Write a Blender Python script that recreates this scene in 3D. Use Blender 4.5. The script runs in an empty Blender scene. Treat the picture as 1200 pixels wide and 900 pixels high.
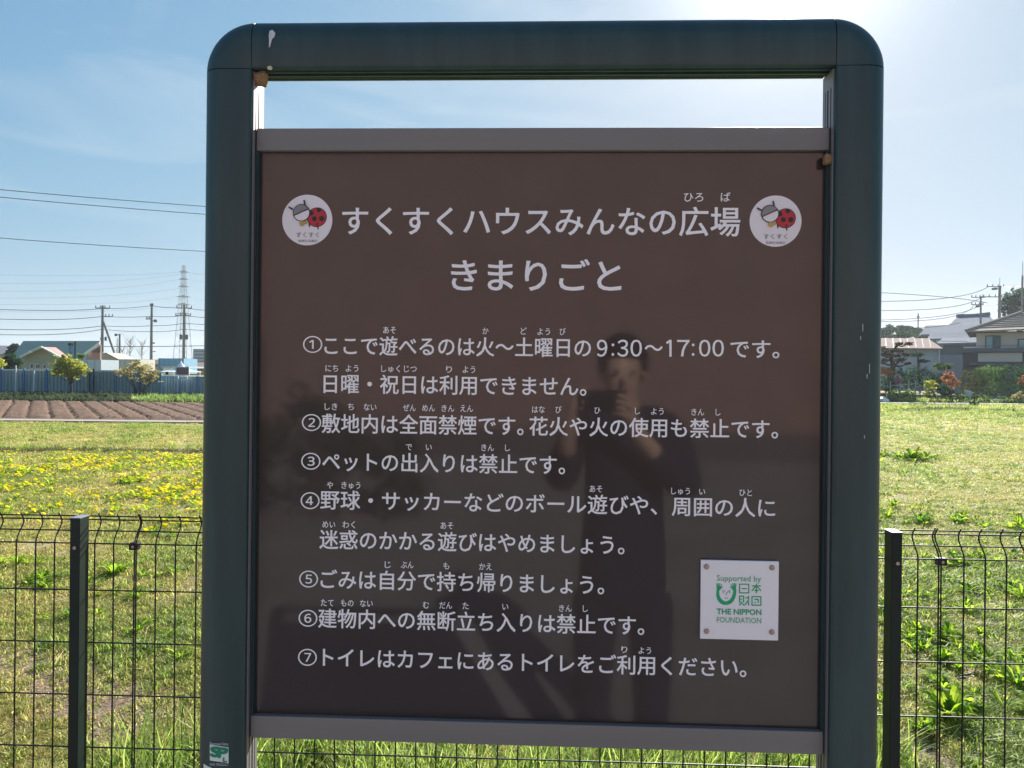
import bpy, bmesh, math, random
import numpy as np
from mathutils import Vector, Matrix
R = math.radians
random.seed(7); rng = np.random.default_rng(11)
C = bpy.context.scene.collection
SC = bpy.context.scene

# ---------------------------------------------------------------- camera
F = 870.0; HZ = 437.0; ROLL = 0.0104; CH = 1.58          # focal length and horizon in photo pixels, roll, camera height
cam_d = bpy.data.cameras.new('camera'); cam = bpy.data.objects.new('camera', cam_d); C.objects.link(cam)
cam_d.sensor_width = 36; cam_d.lens = F/1200*36; cam_d.shift_y = -(450-HZ)/1200
cam_d.clip_start = 0.05; cam_d.clip_end = 6000
cam.location = (0, 0, CH); cam.rotation_euler = (R(90), -ROLL, 0)
SC.camera = cam
# ---------------------------------------------------------------- sky and sun
SUN_EL, SUN_AZ = R(29.5), R(20.5)                          # azimuth to the right of +Y
w = bpy.data.worlds.new('World'); SC.world = w; w.use_nodes = True
nt = w.node_tree; nt.nodes.clear()
sky = nt.nodes.new('ShaderNodeTexSky'); sky.sky_type = 'NISHITA'; sky.sun_disc = False
sky.sun_elevation = SUN_EL; sky.sun_rotation = SUN_AZ; sky.altitude = 0
sky.air_density = 1.0; sky.dust_density = 0.6; sky.ozone_density = 3.0
tc = nt.nodes.new('ShaderNodeTexCoord'); mp = nt.nodes.new('ShaderNodeMapping'); mp.inputs['Scale'].default_value = (1.2, 1.2, 5)
mp.inputs['Rotation'].default_value = (0.25, 0.1, 0)
no = nt.nodes.new('ShaderNodeTexNoise'); no.inputs['Scale'].default_value = 2.2; no.inputs['Detail'].default_value = 8; no.inputs['Distortion'].default_value = 0.8
rp = nt.nodes.new('ShaderNodeValToRGB'); rp.color_ramp.elements[0].position = 0.53; rp.color_ramp.elements[1].position = 0.8
mul = nt.nodes.new('ShaderNodeMath'); mul.operation = 'MULTIPLY'; mul.inputs[1].default_value = 0.34
gain = nt.nodes.new('ShaderNodeMixRGB'); gain.blend_type = 'MULTIPLY'; gain.inputs[0].default_value = 1; gain.inputs[2].default_value = (1.5, 1.42, 1.35, 1)
addw = nt.nodes.new('ShaderNodeMixRGB'); addw.blend_type = 'MIX'
bg = nt.nodes.new('ShaderNodeBackground'); bg.inputs['Strength'].default_value = 0.075
ow = nt.nodes.new('ShaderNodeOutputWorld'); L = nt.links.new
L(tc.outputs['Generated'], mp.inputs[0]); L(mp.outputs[0], no.inputs['Vector']); L(no.outputs[0], rp.inputs[0]); L(rp.outputs[0], mul.inputs[0])
L(sky.outputs[0], gain.inputs[1]); L(mul.outputs[0], addw.inputs[0]); L(sky.outputs[0], addw.inputs[1]); L(gain.outputs[0], addw.inputs[2])
# the photograph's soft shoulder in the bright part of the sky: c*G/(1+c*K) per channel
num = nt.nodes.new('ShaderNodeVectorMath'); num.operation = 'MULTIPLY'; num.inputs[1].default_value = (.66, 1.26, 1.92)
den = nt.nodes.new('ShaderNodeVectorMath'); den.operation = 'MULTIPLY_ADD'; den.inputs[1].default_value = (.13, .28, .40); den.inputs[2].default_value = (1, 1, 1)
dv = nt.nodes.new('ShaderNodeVectorMath'); dv.operation = 'DIVIDE'
L(addw.outputs[0], num.inputs[0]); L(addw.outputs[0], den.inputs[0]); L(num.outputs[0], dv.inputs[0]); L(den.outputs[0], dv.inputs[1])
cl = nt.nodes.new('ShaderNodeMixRGB'); cl.inputs[2].default_value = (3.9, 4.3, 4.6, 1); L(mul.outputs[0], cl.inputs[0]); L(dv.outputs[0], cl.inputs[1])
# aureole of thin cirrus round the sun, which stands just above the picture
dt = nt.nodes.new('ShaderNodeVectorMath'); dt.operation = 'DOT_PRODUCT'; dt.inputs[1].default_value = (math.sin(SUN_AZ)*math.cos(SUN_EL), math.cos(SUN_AZ)*math.cos(SUN_EL), math.sin(SUN_EL)); L(tc.outputs['Generated'], dt.inputs[0])
mx0 = nt.nodes.new('ShaderNodeMath'); mx0.operation = 'MAXIMUM'; mx0.inputs[1].default_value = 0; L(dt.outputs['Value'], mx0.inputs[0]); last = cl.outputs[0]
for ex, am in ((150, 3.8), (30, .35)):
    pw0 = nt.nodes.new('ShaderNodeMath'); pw0.operation = 'POWER'; pw0.inputs[1].default_value = ex; L(mx0.outputs[0], pw0.inputs[0])
    ml0 = nt.nodes.new('ShaderNodeMath'); ml0.operation = 'MULTIPLY'; ml0.inputs[1].default_value = am; L(pw0.outputs[0], ml0.inputs[0])
    ad0 = nt.nodes.new('ShaderNodeVectorMath'); ad0.operation = 'ADD'; L(last, ad0.inputs[0]); L(ml0.outputs[0], ad0.inputs[1]); last = ad0.outputs[0]
L(last, bg.inputs[0]); L(bg.outputs[0], ow.inputs[0])
sd = bpy.data.lights.new('sun', 'SUN'); sd.energy = 5.0; sd.angle = R(0.53); sd.color = (1.0, 0.94, 0.84)
sun = bpy.data.objects.new('sun', sd); C.objects.link(sun)
sv = Vector((math.sin(SUN_AZ)*math.cos(SUN_EL), math.cos(SUN_AZ)*math.cos(SUN_EL), math.sin(SUN_EL)))
sun.rotation_euler = sv.to_track_quat('Z', 'Y').to_euler()
SC.view_settings.view_transform = 'Standard'; SC.view_settings.look = 'None'; SC.view_settings.gamma = 1.0
SC.view_settings.exposure = 1.4
SC.cycles.use_denoising = True; SC.cycles.max_bounces = 8; SC.cycles.sample_clamp_indirect = 6

# ---------------------------------------------------------------- helpers: pixels of the photograph to places
def ray(px, py):
    a, b = px-600, py-HZ
    u = a + ROLL*b; v = b - ROLL*a
    return Vector((u/F, 1, -v/F))
def at(px, py, Y): return Vector((0, 0, CH)) + ray(px, py)*Y
def gx(px, Y): return (px-600)/F*Y

# ---------------------------------------------------------------- materials
MATS = {}
def mat(name, c1, c2=None, rough=0.6, scale=6, bump=0.0, bscale=None, metal=0, coat=0, trans=0, stretch=None, c3=None, island=0, spec=None, detail=5):
    if name in MATS: return MATS[name]
    m = bpy.data.materials.new(name); m.use_nodes = True; n = m.node_tree.nodes; l = m.node_tree.links.new
    p = n['Principled BSDF']; p.inputs['Roughness'].default_value = rough; p.inputs['Metallic'].default_value = metal
    if coat: p.inputs['Coat Weight'].default_value = 1; p.inputs['Coat Roughness'].default_value = coat
    if spec is None and rough >= .7: spec = .15
    if spec is not None: p.inputs['Specular IOR Level'].default_value = spec
    c2 = c2 or tuple(x*0.8 for x in c1)
    t = n.new('ShaderNodeTexCoord'); v = t.outputs['Object']
    if stretch:
        mpn = n.new('ShaderNodeMapping'); mpn.inputs['Scale'].default_value = stretch; l(v, mpn.inputs[0]); v = mpn.outputs[0]
    ns = n.new('ShaderNodeTexNoise'); ns.inputs['Scale'].default_value = scale; ns.inputs['Detail'].default_value = detail; ns.inputs['Roughness'].default_value = 0.6
    l(v, ns.inputs['Vector'])
    r = n.new('ShaderNodeValToRGB'); r.color_ramp.elements[0].position = 0.35; r.color_ramp.elements[1].position = 0.65
    r.color_ramp.elements[0].color = (*c1, 1); r.color_ramp.elements[1].color = (*c2, 1)
    if c3:
        e = r.color_ramp.elements.new(0.5); e.color = (*c3, 1)
    fac = ns.outputs[0]
    if island:
        g = n.new('ShaderNodeNewGeometry'); mm = n.new('ShaderNodeMix'); mm.inputs[0].default_value = island
        l(fac, mm.inputs[2]); l(g.outputs['Random Per Island'], mm.inputs[3]); fac = mm.outputs[0]
        r.color_ramp.elements[0].position = 0.2; r.color_ramp.elements[-1].position = 0.8
    l(fac, r.inputs[0]); l(r.outputs[0], p.inputs['Base Color'])
    if bump:
        b = n.new('ShaderNodeBump'); b.inputs['Strength'].default_value = bump; b.inputs['Distance'].default_value = 0.02
        n2 = n.new('ShaderNodeTexNoise'); n2.inputs['Scale'].default_value = bscale or scale*5; n2.inputs['Detail'].default_value = 4
        l(v, n2.inputs['Vector']); l(n2.outputs[0], b.inputs['Height']); l(b.outputs[0], p.inputs['Normal'])
    if trans:
        o = n['Material Output']; tr = n.new('ShaderNodeBsdfTranslucent'); mx = n.new('ShaderNodeMixShader'); mx.inputs[0].default_value = trans
        hs = n.new('ShaderNodeHueSaturation'); hs.inputs['Value'].default_value = 1.5; hs.inputs['Saturation'].default_value = 1.1
        l(r.outputs[0], hs.inputs['Color']); l(hs.outputs[0], tr.inputs[0]); l(p.outputs[0], mx.inputs[1]); l(tr.outputs[0], mx.inputs[2]); l(mx.outputs[0], o.inputs['Surface'])
    MATS[name] = m; return m

# ---------------------------------------------------------------- object helpers
def link(name, me, m=None, parent=None, loc=None):
    o = bpy.data.objects.new(name, me); C.objects.link(o)
    if m is not None and me is not None: me.materials.append(m)
    if parent is not None: o.parent = parent
    if loc is not None: o.location = loc
    return o
def tag(o, label=None, cat=None, group=None, kind=None):
    if label: o['label'] = label
    if cat: o['category'] = cat
    if group: o['group'] = group
    if kind: o['kind'] = kind
    return o
def empty(name, loc, label, cat, group=None, rz=0):
    o = bpy.data.objects.new(name, None); C.objects.link(o); o.location = loc; o.rotation_euler = (0, 0, rz); o.empty_display_size = 0.2
    return tag(o, label, cat, group)
class MB:
    def __init__(s): s.v = []; s.f = []
    def add(s, v, f):
        k = len(s.v); s.v += [tuple(p) for p in v]; s.f += [tuple(i+k for i in q) for q in f]; return s
    def box(s, x0, x1, y0, y1, z0, z1):
        return s.add([(x0,y0,z0),(x1,y0,z0),(x1,y1,z0),(x0,y1,z0),(x0,y0,z1),(x1,y0,z1),(x1,y1,z1),(x0,y1,z1)],
                     [(0,3,2,1),(4,5,6,7),(0,1,5,4),(1,2,6,5),(2,3,7,6),(3,0,4,7)])
    def poly(s, pts, y0, y1):            # outline in x-z pushed through y0..y1
        n = len(pts)
        v = [(a, y0, b) for a, b in pts]+[(a, y1, b) for a, b in pts]
        f = [tuple(range(n)), tuple(range(2*n-1, n-1, -1))]+[(i, i+n, (i+1) % n+n, (i+1) % n) for i in range(n)]
        return s.add(v, f)
    def polyx(s, pts, x0, x1):           # outline in y-z pushed along x
        n = len(pts)
        v = [(x0, a, b) for a, b in pts]+[(x1, a, b) for a, b in pts]
        f = [tuple(range(n-1, -1, -1)), tuple(range(n, 2*n))]+[(i, (i+1) % n, (i+1) % n+n, i+n) for i in range(n)]
        return s.add(v, f)
    def tube(s, pts, r, n=6, r2=None):
        pts = [Vector(p) for p in pts]; k0 = len(s.v); N = len(pts)
        for i, p in enumerate(pts):
            d = (pts[min(i+1, N-1)]-pts[max(i-1, 0)]).normalized()
            a = d.cross(Vector((0, 0, 1)) if abs(d.z) < 0.9 else Vector((1, 0, 0))).normalized(); b = d.cross(a)
            rr = r if r2 is None else r+(r2-r)*i/(N-1)
            for j in range(n):
                t = 2*math.pi*j/n; s.v.append(tuple(p+a*math.cos(t)*rr+b*math.sin(t)*rr))
        for i in range(N-1):
            for j in range(n):
                s.f.append((k0+i*n+j, k0+i*n+(j+1) % n, k0+(i+1)*n+(j+1) % n, k0+(i+1)*n+j))
        s.f.append(tuple(k0+j for j in range(n-1, -1, -1))); s.f.append(tuple(k0+(N-1)*n+j for j in range(n)))
        return s
    def mesh(s, name): 
        me = bpy.data.meshes.new(name); me.from_pydata(s.v, [], s.f); me.update(); return me
    def build(s, name, m, parent=None, smooth=False, bevel=0, loc=None, seg=2):
        me = s.mesh(name)
        if bevel or True:
            bm = bmesh.new(); bm.from_mesh(me)
            bmesh.ops.recalc_face_normals(bm, faces=bm.faces)
            if bevel:
                bmesh.ops.bevel(bm, geom=[e for e in bm.edges if e.calc_face_angle(0) > 0.5], offset=bevel, segments=seg, affect='EDGES', profile=0.5, clamp_overlap=True)
            bm.to_mesh(me); bm.free()
        if smooth:
            me.polygons.foreach_set('use_smooth', [True]*len(me.polygons)); me.update()
            try: me.set_sharp_from_angle(angle=R(40))
            except Exception: pass
        return link(name, me, m, parent, loc)
def box(name, m, x0, x1, y0, y1, z0, z1, parent=None, bevel=0): return MB().box(x0, x1, y0, y1, z0, z1).build(name, m, parent, bevel=bevel)
def copy_tree(o, parent=None):
    c = o.copy(); C.objects.link(c)
    if parent is not None: c.parent = parent
    for ch in list(o.children): copy_tree(ch, c)
    return c

# leaf cloud: clumps of small leaf faces spread through ellipsoids
def leaves(blobs, n, size, shell=0.5, seed=0, up=0.3, clump=14):
    g = np.random.default_rng(seed); P = []
    vol = np.array([b[3]*b[4]*b[5] for b in blobs])**0.75; vol /= vol.sum()
    for b, q in zip(blobs, vol):
        k = max(1, int(n*q/clump))
        d = g.normal(size=(k, 3)); d /= np.linalg.norm(d, axis=1)[:, None]
        rr = (shell+(1-shell)*g.random(k))[:, None]*(1+0.12*np.sin(d*7+g.random()*6).sum(1))[:, None]
        cc = d*rr
        c2 = np.repeat(cc, clump, 0)+g.normal(size=(k*clump, 3))*0.09
        P.append(np.array(b[:3])+c2*np.array(b[3:6]))
    P = np.vstack(P); m = len(P)
    nrm = g.normal(size=(m, 3)); nrm[:, 2] = abs(nrm[:, 2])+up; nrm /= np.linalg.norm(nrm, axis=1)[:, None]
    a = np.cross(nrm, g.normal(size=(m, 3))); a /= np.linalg.norm(a, axis=1)[:, None]; b2 = np.cross(nrm, a)
    s = size*(0.6+0.8*g.random(m))[:, None]
    V = np.stack([P-a*s, P-b2*s*0.5+nrm*s*0.1, P+a*s, P+b2*s*0.5+nrm*s*0.1], 1).reshape(-1, 3)
    Fc = np.arange(4*m).reshape(-1, 4)
    me = bpy.data.meshes.new('leaves'); me.from_pydata(V.tolist(), [], Fc.tolist()); me.update(); return me

# ================================================================= MATERIAL SET
m_frame = mat('frame_paint', (.012, .038, .041), (.023, .056, .059), rough=.40, scale=9, bump=.05, bscale=120, stretch=(3, 3, .35), c3=(.017, .046, .049), detail=9)
m_gap = mat('dark_gap', (.006, .007, .008), rough=.9)
m_chan = mat('channel_metal', (.27, .25, .26), (.23, .22, .23), rough=.5, metal=.3, scale=5, stretch=(8, 8, .6))
m_trim = mat('trim_metal', (.175, .168, .162), (.20, .19, .182), rough=.42, scale=3, stretch=(.4, 6, 6), bump=.02, bscale=200)
m_panel = mat('panel_film', (.017, .0075, .007), (.023, .011, .010), rough=.55, scale=7, coat=.055, detail=9)
def dusty_coat(m):                                           # smears, dust and water marks in the gloss of the panel
    n = m.node_tree.nodes; l = m.node_tree.links.new; p = n['Principled BSDF']; t = n.new('ShaderNodeTexCoord')
    mpn = n.new('ShaderNodeMapping'); mpn.inputs['Scale'].default_value = (5, 5, 1.4); l(t.outputs['Object'], mpn.inputs[0])
    a = n.new('ShaderNodeTexNoise'); a.inputs['Scale'].default_value = 1.8; a.inputs['Detail'].default_value = 9; a.inputs['Roughness'].default_value = .7; l(mpn.outputs[0], a.inputs['Vector'])
    r = n.new('ShaderNodeMapRange'); r.inputs['From Min'].default_value = .35; r.inputs['From Max'].default_value = .7; r.inputs['To Min'].default_value = .03; r.inputs['To Max'].default_value = .085; l(a.outputs[0], r.inputs['Value']); l(r.outputs[0], p.inputs['Coat Roughness'])
    v = n.new('ShaderNodeTexVoronoi'); v.inputs['Scale'].default_value = 95; l(t.outputs['Object'], v.inputs['Vector'])
    s_ = n.new('ShaderNodeValToRGB'); s_.color_ramp.elements[0].position = .02; s_.color_ramp.elements[0].color = (1, 1, 1, 1); s_.color_ramp.elements[1].position = .09; s_.color_ramp.elements[1].color = (0, 0, 0, 1); l(v.outputs['Distance'], s_.inputs[0])
    n3 = n.new('ShaderNodeTexNoise'); n3.inputs['Scale'].default_value = 4; l(t.outputs['Object'], n3.inputs['Vector']); r3 = n.new('ShaderNodeValToRGB'); r3.color_ramp.elements[0].position = .5; r3.color_ramp.elements[1].position = .66; l(n3.outputs[0], r3.inputs[0])
    mu = n.new('ShaderNodeMath'); mu.operation = 'MULTIPLY'; l(s_.outputs[0], mu.inputs[0]); l(r3.outputs[0], mu.inputs[1]); mu2 = n.new('ShaderNodeMath'); mu2.operation = 'MULTIPLY'; mu2.inputs[1].default_value = .35; l(mu.outputs[0], mu2.inputs[0])
    old = p.inputs['Base Color'].links[0].from_socket; mx = n.new('ShaderNodeMixRGB'); mx.inputs[2].default_value = (.3, .28, .26, 1); l(mu2.outputs[0], mx.inputs[0]); l(old, mx.inputs[1]); l(mx.outputs[0], p.inputs['Base Color'])
dusty_coat(m_panel)
m_text = mat('white_vinyl', (.95, .93, .94), (.90, .88, .90), rough=.45, scale=20)
m_fence = mat('fence_coating', (.010, .013, .014), (.014, .018, .018), rough=.5, scale=8, spec=.3)
m_soil = mat('soil', (.10, .07, .05), (.17, .125, .09), rough=.95, scale=3, bump=.6, bscale=25)
m_wood = mat('bark', (.05, .04, .032), (.09, .075, .06), rough=.9, scale=5, bump=.4)

# ================================================================= NOTICE BOARD
BY = R(2.2); BD = 1.25
ct, st = math.cos(BY), math.sin(BY)
BX = (635-600)/F*BD
bn = Vector((st, ct, 0)); bo = Vector((BX, BD, 0)); br = Vector((ct, -st, 0))
def bp(px, py, off=0.0):                                   # photo pixel to board-plane local x, z
    d = ray(px, py); o = Vector((0, 0, CH)); pl = bo+bn*off
    t = (pl-o).dot(bn)/d.dot(bn); p = o+d*t
    return (p-bo).dot(br), p.z
board = empty('notice_board', (BX, BD, 0), 'large brown rules board with white Japanese lettering in a dark rounded frame', 'notice board', rz=-BY)
FRONT = -.030; HD = .028
xl = (bp(240.5, 500)[0], bp(290, 500, FRONT)[0]); xr = (bp(976, 500, FRONT)[0], bp(1030.5, 500)[0])
ztop = bp(640, 27.5)[1]; zrail = bp(640, 77, FRONT)[1]
PW = xl[1]-xl[0]; RH = ztop-zrail
print('post w', PW, xr[1]-xr[0], 'rail', RH, 'top', ztop, 'xl', xl, 'xr', xr)
W = 0.5*(PW+xr[1]-xr[0]); W = 0.5*(W+RH); 
# section in (r, y): r = 0 is the inner edge, W the outer edge; the outer corners are drawn-out ellipses
RX, RY, RI = .034, .026, .005
def section(W, D=HD):
    pts = []
    def arc(cx, cy, rx, ry, a0, a1, n):
        for i in range(n+1):
            t = R(a0+(a1-a0)*i/n); pts.append((cx+rx*math.cos(t), cy+ry*math.sin(t)))
    arc(RI, -D+RI, RI, RI, 180, 270, 3); arc(W-RX, -D+RY, RX, RY, 270, 360, 12); arc(W-RX, D-RY, RX, RY, 0, 90, 12); arc(RI, D-RI, RI, RI, 90, 180, 3)
    return pts
def sweep(frames, closed=True):                            # frames: list of rings
    mb = MB(); n = len(frames[0])
    for fr in frames: mb.v += [tuple(p) for p in fr]
    for i in range(len(frames)-1):
        for j in range(n):
            mb.f.append((i*n+j, i*n+(j+1) % n, (i+1)*n+(j+1) % n, (i+1)*n+j))
    mb.f.append(tuple(range(n))); mb.f.append(tuple(range((len(frames)-1)*n, len(frames)*n)))
    return mb
FY = -0.032                                               # frame centre plane, in board depth; panel face is y = 0
xi0, xi1 = xl[1], xr[0]; zi = ztop-W
for sgn, xi in ((-1, xi0), (1, xi1)):
    def ring(z, S, k=1.0): return [(xi+sgn*(W/2+(r-W/2)*k), y*k+FY+.03, z) for r, y in S]
    S = section(W)
    sweep([ring(z, S) for z in (0.0, .5, 1.0, 1.5, zi-.0008)]).build('post', m_frame, board, smooth=True)
    rings = []
    for i in range(17):
        a = R(90*i/16)
        if i == 0: a += .012
        if i == 16: a -= .012
        rings.append([(xi+sgn*math.cos(a)*r, y+FY+.03, zi+math.sin(a)*r) for r, y in [(max(r, .0005), y) for r, y in S]])
    sweep(rings).build('corner_cap', m_frame, board, smooth=True)
    sweep([[(xi+sgn*(W/2+(r-W/2)*.95), y*.95+FY+.03, z) for r, y in S] for z in (zi-.02, zi+.012)]).build('joint_sleeve', m_gap, board)
    sweep([[(x, y*.95+FY+.03, zi+W/2+(r-W/2)*.95) for r, y in S] for x in (xi+sgn*.002, xi-sgn*.03)]).build('joint_sleeve', m_gap, board)
    # pale slotted channel on the inner face of the post, it carries the panel and the trims
    q0, q1 = sorted((xi, xi-sgn*.0016)); ch = box('panel_channel', m_chan, q0, q1, -.021, .0235, .02, zi-.002, board)
    for y0, y1 in ((-.013, -.0105), (-.001, .003), (.011, .0125)):
        q2, q3 = sorted((xi-sgn*.0014, xi-sgn*.0019)); box('slot', m_gap, q2, q3, y0, y1, .03, zi-.03, ch)
S = section(W)
sweep([[(x, y+FY+.03, zi+r) for r, y in S] for x in (xi0+.0009, xi1-.0009)]).build('top_rail', m_frame, board, smooth=True)
for y0, y1, h_ in ((-.016, -.0125, .0022), (-.004, .0015, .0035), (.008, .0105, .0022), (.017, .0225, .0015)):
    box('rail_groove_strip', m_frame, xi0+.003, xi1-.003, y0, y1, zi-h_, zi+.0004, board)
zpt = bp(640, 176, -.010)[1]; zpb = bp(640, 848.5, -.010)[1]; ztt = bp(640, 149.5, -.010)[1]; zbb = bp(640, 875, -.010)[1]
panel = box('panel', m_panel, xi0+.0018, xi1-.0018, 0.0, .010, zpb-.004, zpt+.004, board)
for sgn, xi in ((-1, xi0), (1, xi1)):                      # dark edge strips in front of the channel beside the panel
    a = sorted((xi-sgn*.0018, xi-sgn*.0060)); box('edge_strip', m_frame, a[0], a[1], -.0085, -.0004, zpb+.0006, zpt-.0006, board)
box('upper_trim', m_trim, xi0+.0022, xi1-.0022, -.010, .022, zpt, ztt, board, bevel=.0015)
box('lower_trim', m_trim, xi0+.0022, xi1-.0022, -.010, .022, zbb, zpb, board, bevel=.0015)
# --- marks on the frame
def blob(name, m, parent, c, rx, ry, rz, seed=0, n=2, lump=.25):
    bm = bmesh.new(); bmesh.ops.create_icosphere(bm, subdivisions=n, radius=1); g = random.Random(seed)
    ph = [g.random()*6 for _ in range(6)]
    for v in bm.verts:
        d = v.co.copy(); k = 1+lump*(math.sin(3*d.x+ph[0])+math.sin(4*d.y+ph[1])+math.sin(5*d.z+ph[2])+math.sin(9*d.x+ph[3])*.4)/2+g.uniform(-.04, .04)
        v.co = Vector((d.x*rx*k, d.y*ry*k, d.z*rz*k))
    me = bpy.data.meshes.new(name); bm.to_mesh(me); bm.free()
    me.polygons.foreach_set('use_smooth', [True]*len(me.polygons))
    return link(name, me, m, parent, c)
def bworld(px, py, off): 
    x, z = bp(px, py, off); return bo+br*x+bn*off+Vector((0, 0, z))
m_mud = mat('dry_mud', (.30, .17, .09), (.42, .27, .16), rough=.95, scale=60, bump=.7, bscale=300)
o = blob('mud_nest', m_mud, None, bworld(305.5, 93, -.01), .0145, .014, .0125, 3, n=3); o.rotation_euler = (0, .7, 0)
tag(o, 'brown mud wasp nest stuck under the upper left corner of the board frame', 'insect nest')
o = blob('mud_nest', m_mud, None, bworld(970.5, 187, -.013), .0088, .008, .0092, 5, n=3)
tag(o, 'small round clay blob stuck at the upper right end of the brown panel', 'insect nest')
m_drop = mat('bird_dropping_white', (.62, .63, .68), (.45, .47, .52), rough=.7, scale=90)
def splat(pts, r, y): 
    mb = MB(); mb.poly(pts, y, y+.0012); return mb
def outline(px, py, off):
    x, z = bp(px, py, off); return (x, z)
yf = FRONT
sp = [outline(a, b, yf) for a, b in ((316, 36.5), (319.5, 35.2), (322.5, 38.5), (322, 43), (318.8, 46), (317.8, 50), (316.4, 55.5), (315.2, 55.4), (315.6, 48), (315, 42))]
MB().poly(sp, yf-.0012, yf+.001).build('bird_dropping', m_drop, board, bevel=.0004)
sp = [outline(a, b, yf) for a, b in ((313, 78.5), (317, 77), (319.5, 79.5), (318, 82), (314, 81.6))]
MB().poly(sp, yf-.001, yf+.001).build('bird_dropping', mat('dropping_yellow', (.6, .55, .38), (.5, .45, .3)), board, bevel=.0004)

for a, b, h_ in ((1011, 384, 9), (1008.5, 396, 4), (1019, 432, 11), (1016, 441, 5), (1013, 512, 4)):
    sx_, sz_ = bp(a, b, FRONT); r_ = sx_-xi1; ys_ = FRONT if r_ < W-.034 else FRONT+.026-.026*math.sqrt(max(0, 1-((r_-(W-.034))/.034)**2))
    MB().box(sx_-.0005, sx_+.0005, ys_-.0004, ys_+.002, sz_-h_*.0007, sz_+h_*.0007).build('scratch', m_drop, board)
# --- lettering -----------------------------------------------------------------
TEXTS = []
def text(s, x0, x1, yc, em, m=None, parent=None, y=-.0006, name='lettering', bold=.016, off=0, sy=1.0, yend=None, th=.0006):
    TEXTS.append((s, x0, x1, yc, em, m or m_text, parent or panel, y, name, bold, off, sy, th))
T = text
T('すくすくハウスみんなの広場', 401.5, 867, 259.4, 36.5, bold=.02)
T('きまりごと', 529, 727.7, 323, 41, bold=.022)
E = 24.2
for s, x0, x1, yc in (
  ('①', 355.3, 377.8, 403.2), ('ここで遊べるのは火〜土曜日の', 380.6, 692.3, 406.2),  ('です。', 856, 913, 409),
  ('日曜・祝日は利用できません。', 379.6, 687, 451.3),
  ('②', 353.9, 376.4, 494.7), ('敷地内は全面禁煙です。', 377.5, 613.4, 497.6), ('花火や火の使用も禁止です。', 620.6, 911.5, 501.2),
  ('③', 353.1, 375.6, 540), ('ペットの出入りは禁止です。', 378, 662, 542.8),
  ('④', 352.5, 374.6, 586.2), ('野球・サッカーなどのボール遊びや、', 375.8, 769.8, 589.0), ('周囲の人に', 787.5, 908, 594.3),
  ('迷惑のかかる遊びはやめましょう。', 374.6, 731.6, 635.3),
  ('⑤', 350.8, 372.8, 678), ('ごみは自分で持ち帰りましょう。', 376, 707.8, 682.0),
  ('⑥', 350, 372, 723.9), ('建物内への無断立ち入りは禁止です。', 373.2, 754.8, 728.7),
  ('⑦', 349.4, 371.4, 769.7), ('トイレはカフェにあるトイレをご利用ください。', 378.6, 874.4, 776.2)):
    T(s, x0, x1, yc, E*(.98 if len(s) == 1 else 1), bold=.002 if len(s) == 1 else .020)
for s, x0, x1 in (('９', 699.6, 711.5), ('３', 723.5, 736), ('０', 739, 752), ('７', 793.5, 807.6), ('０', 819.2, 832.2), ('０', 835, 848)): T(s, x0, x1, 407.8, 26, bold=.016)
one = [bp(a, b) for a, b in ((784.3, 398.2), (786.9, 398.2), (786.9, 418.0), (784.3, 418.0), (784.3, 401.6), (781.3, 403.2), (780.4, 401.2))]
MB().poly(one, -.0012, -.0001).build('lettering', m_text, panel)
T('〜', 755.6, 776.3, 407.8, E, bold=.02)
for x0 in (716.6, 810.6): T('：', x0, x0+3.2, 408.4, 23, bold=.0)
for s, xc, yc in (('ひろ', 812.8, 231), ('ば', 850.2, 231)): T(s, xc-len(s)*5.6, xc+len(s)*5.6, yc, 12.6, bold=.01)
FU = [('あそ', 456.6, 386.8), ('か', 569, 387.8), ('ど', 613.6, 388), ('よう', 637.2, 388.6), ('び', 659.3, 388.6),
 ('にち', 389, 431.5), ('よう', 412.7, 431.6), ('しゅく', 457.9, 432), ('じつ', 481, 432.2), ('り', 526.3, 432.8), ('よう', 549.6, 433),
 ('しき', 388, 476.4), ('ち', 411.4, 476.6), ('ない', 433.8, 477), ('ぜん', 479.8, 477.8), ('めん', 502.3, 478), ('きん', 525, 478.4), ('えん', 547, 478.6),
 ('はな', 631, 479.8), ('び', 654.4, 480), ('ひ', 700, 480.8), ('し', 747, 481.6), ('よう', 770.3, 482), ('きん', 817.6, 482.8), ('し', 841.4, 483),
 ('で', 479.3, 523.7), ('い', 502.6, 524), ('きん', 571.5, 524.5), ('し', 594.8, 524.7),
 ('や', 386.8, 568.4), ('きゅう', 411.4, 568.6), ('あそ', 698.3, 572.8), ('しゅう', 797.5, 575.4), ('い', 822.8, 576), ('ひと', 873.7, 577.2),
 ('めい', 385.5, 614.5), ('わく', 408.8, 614.7), ('あそ', 523.7, 615.8),
 ('じ', 454.5, 661.5), ('ぶん', 477.2, 661.8), ('も', 523, 663), ('かえ', 569, 663.8),
 ('たて', 383.7, 706.2), ('もの', 407, 706.5), ('ない', 429.5, 707), ('む', 499.2, 708.8), ('だん', 522.4, 709.2), ('た', 545.7, 709.8), ('い', 592.2, 710.8), ('きん', 662.6, 712.7), ('し', 685.9, 713),
 ('り', 731.6, 761), ('よう', 755.6, 762.2)]
for s, xc, yc in FU:
    hw = {1: 3.5, 2: 7.4, 3: 11}[len(s)]
    if s == 'し': hw = 2.9
    T(s, xc-hw, xc+hw, yc, 9.4, bold=.012, name='furigana')

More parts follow.
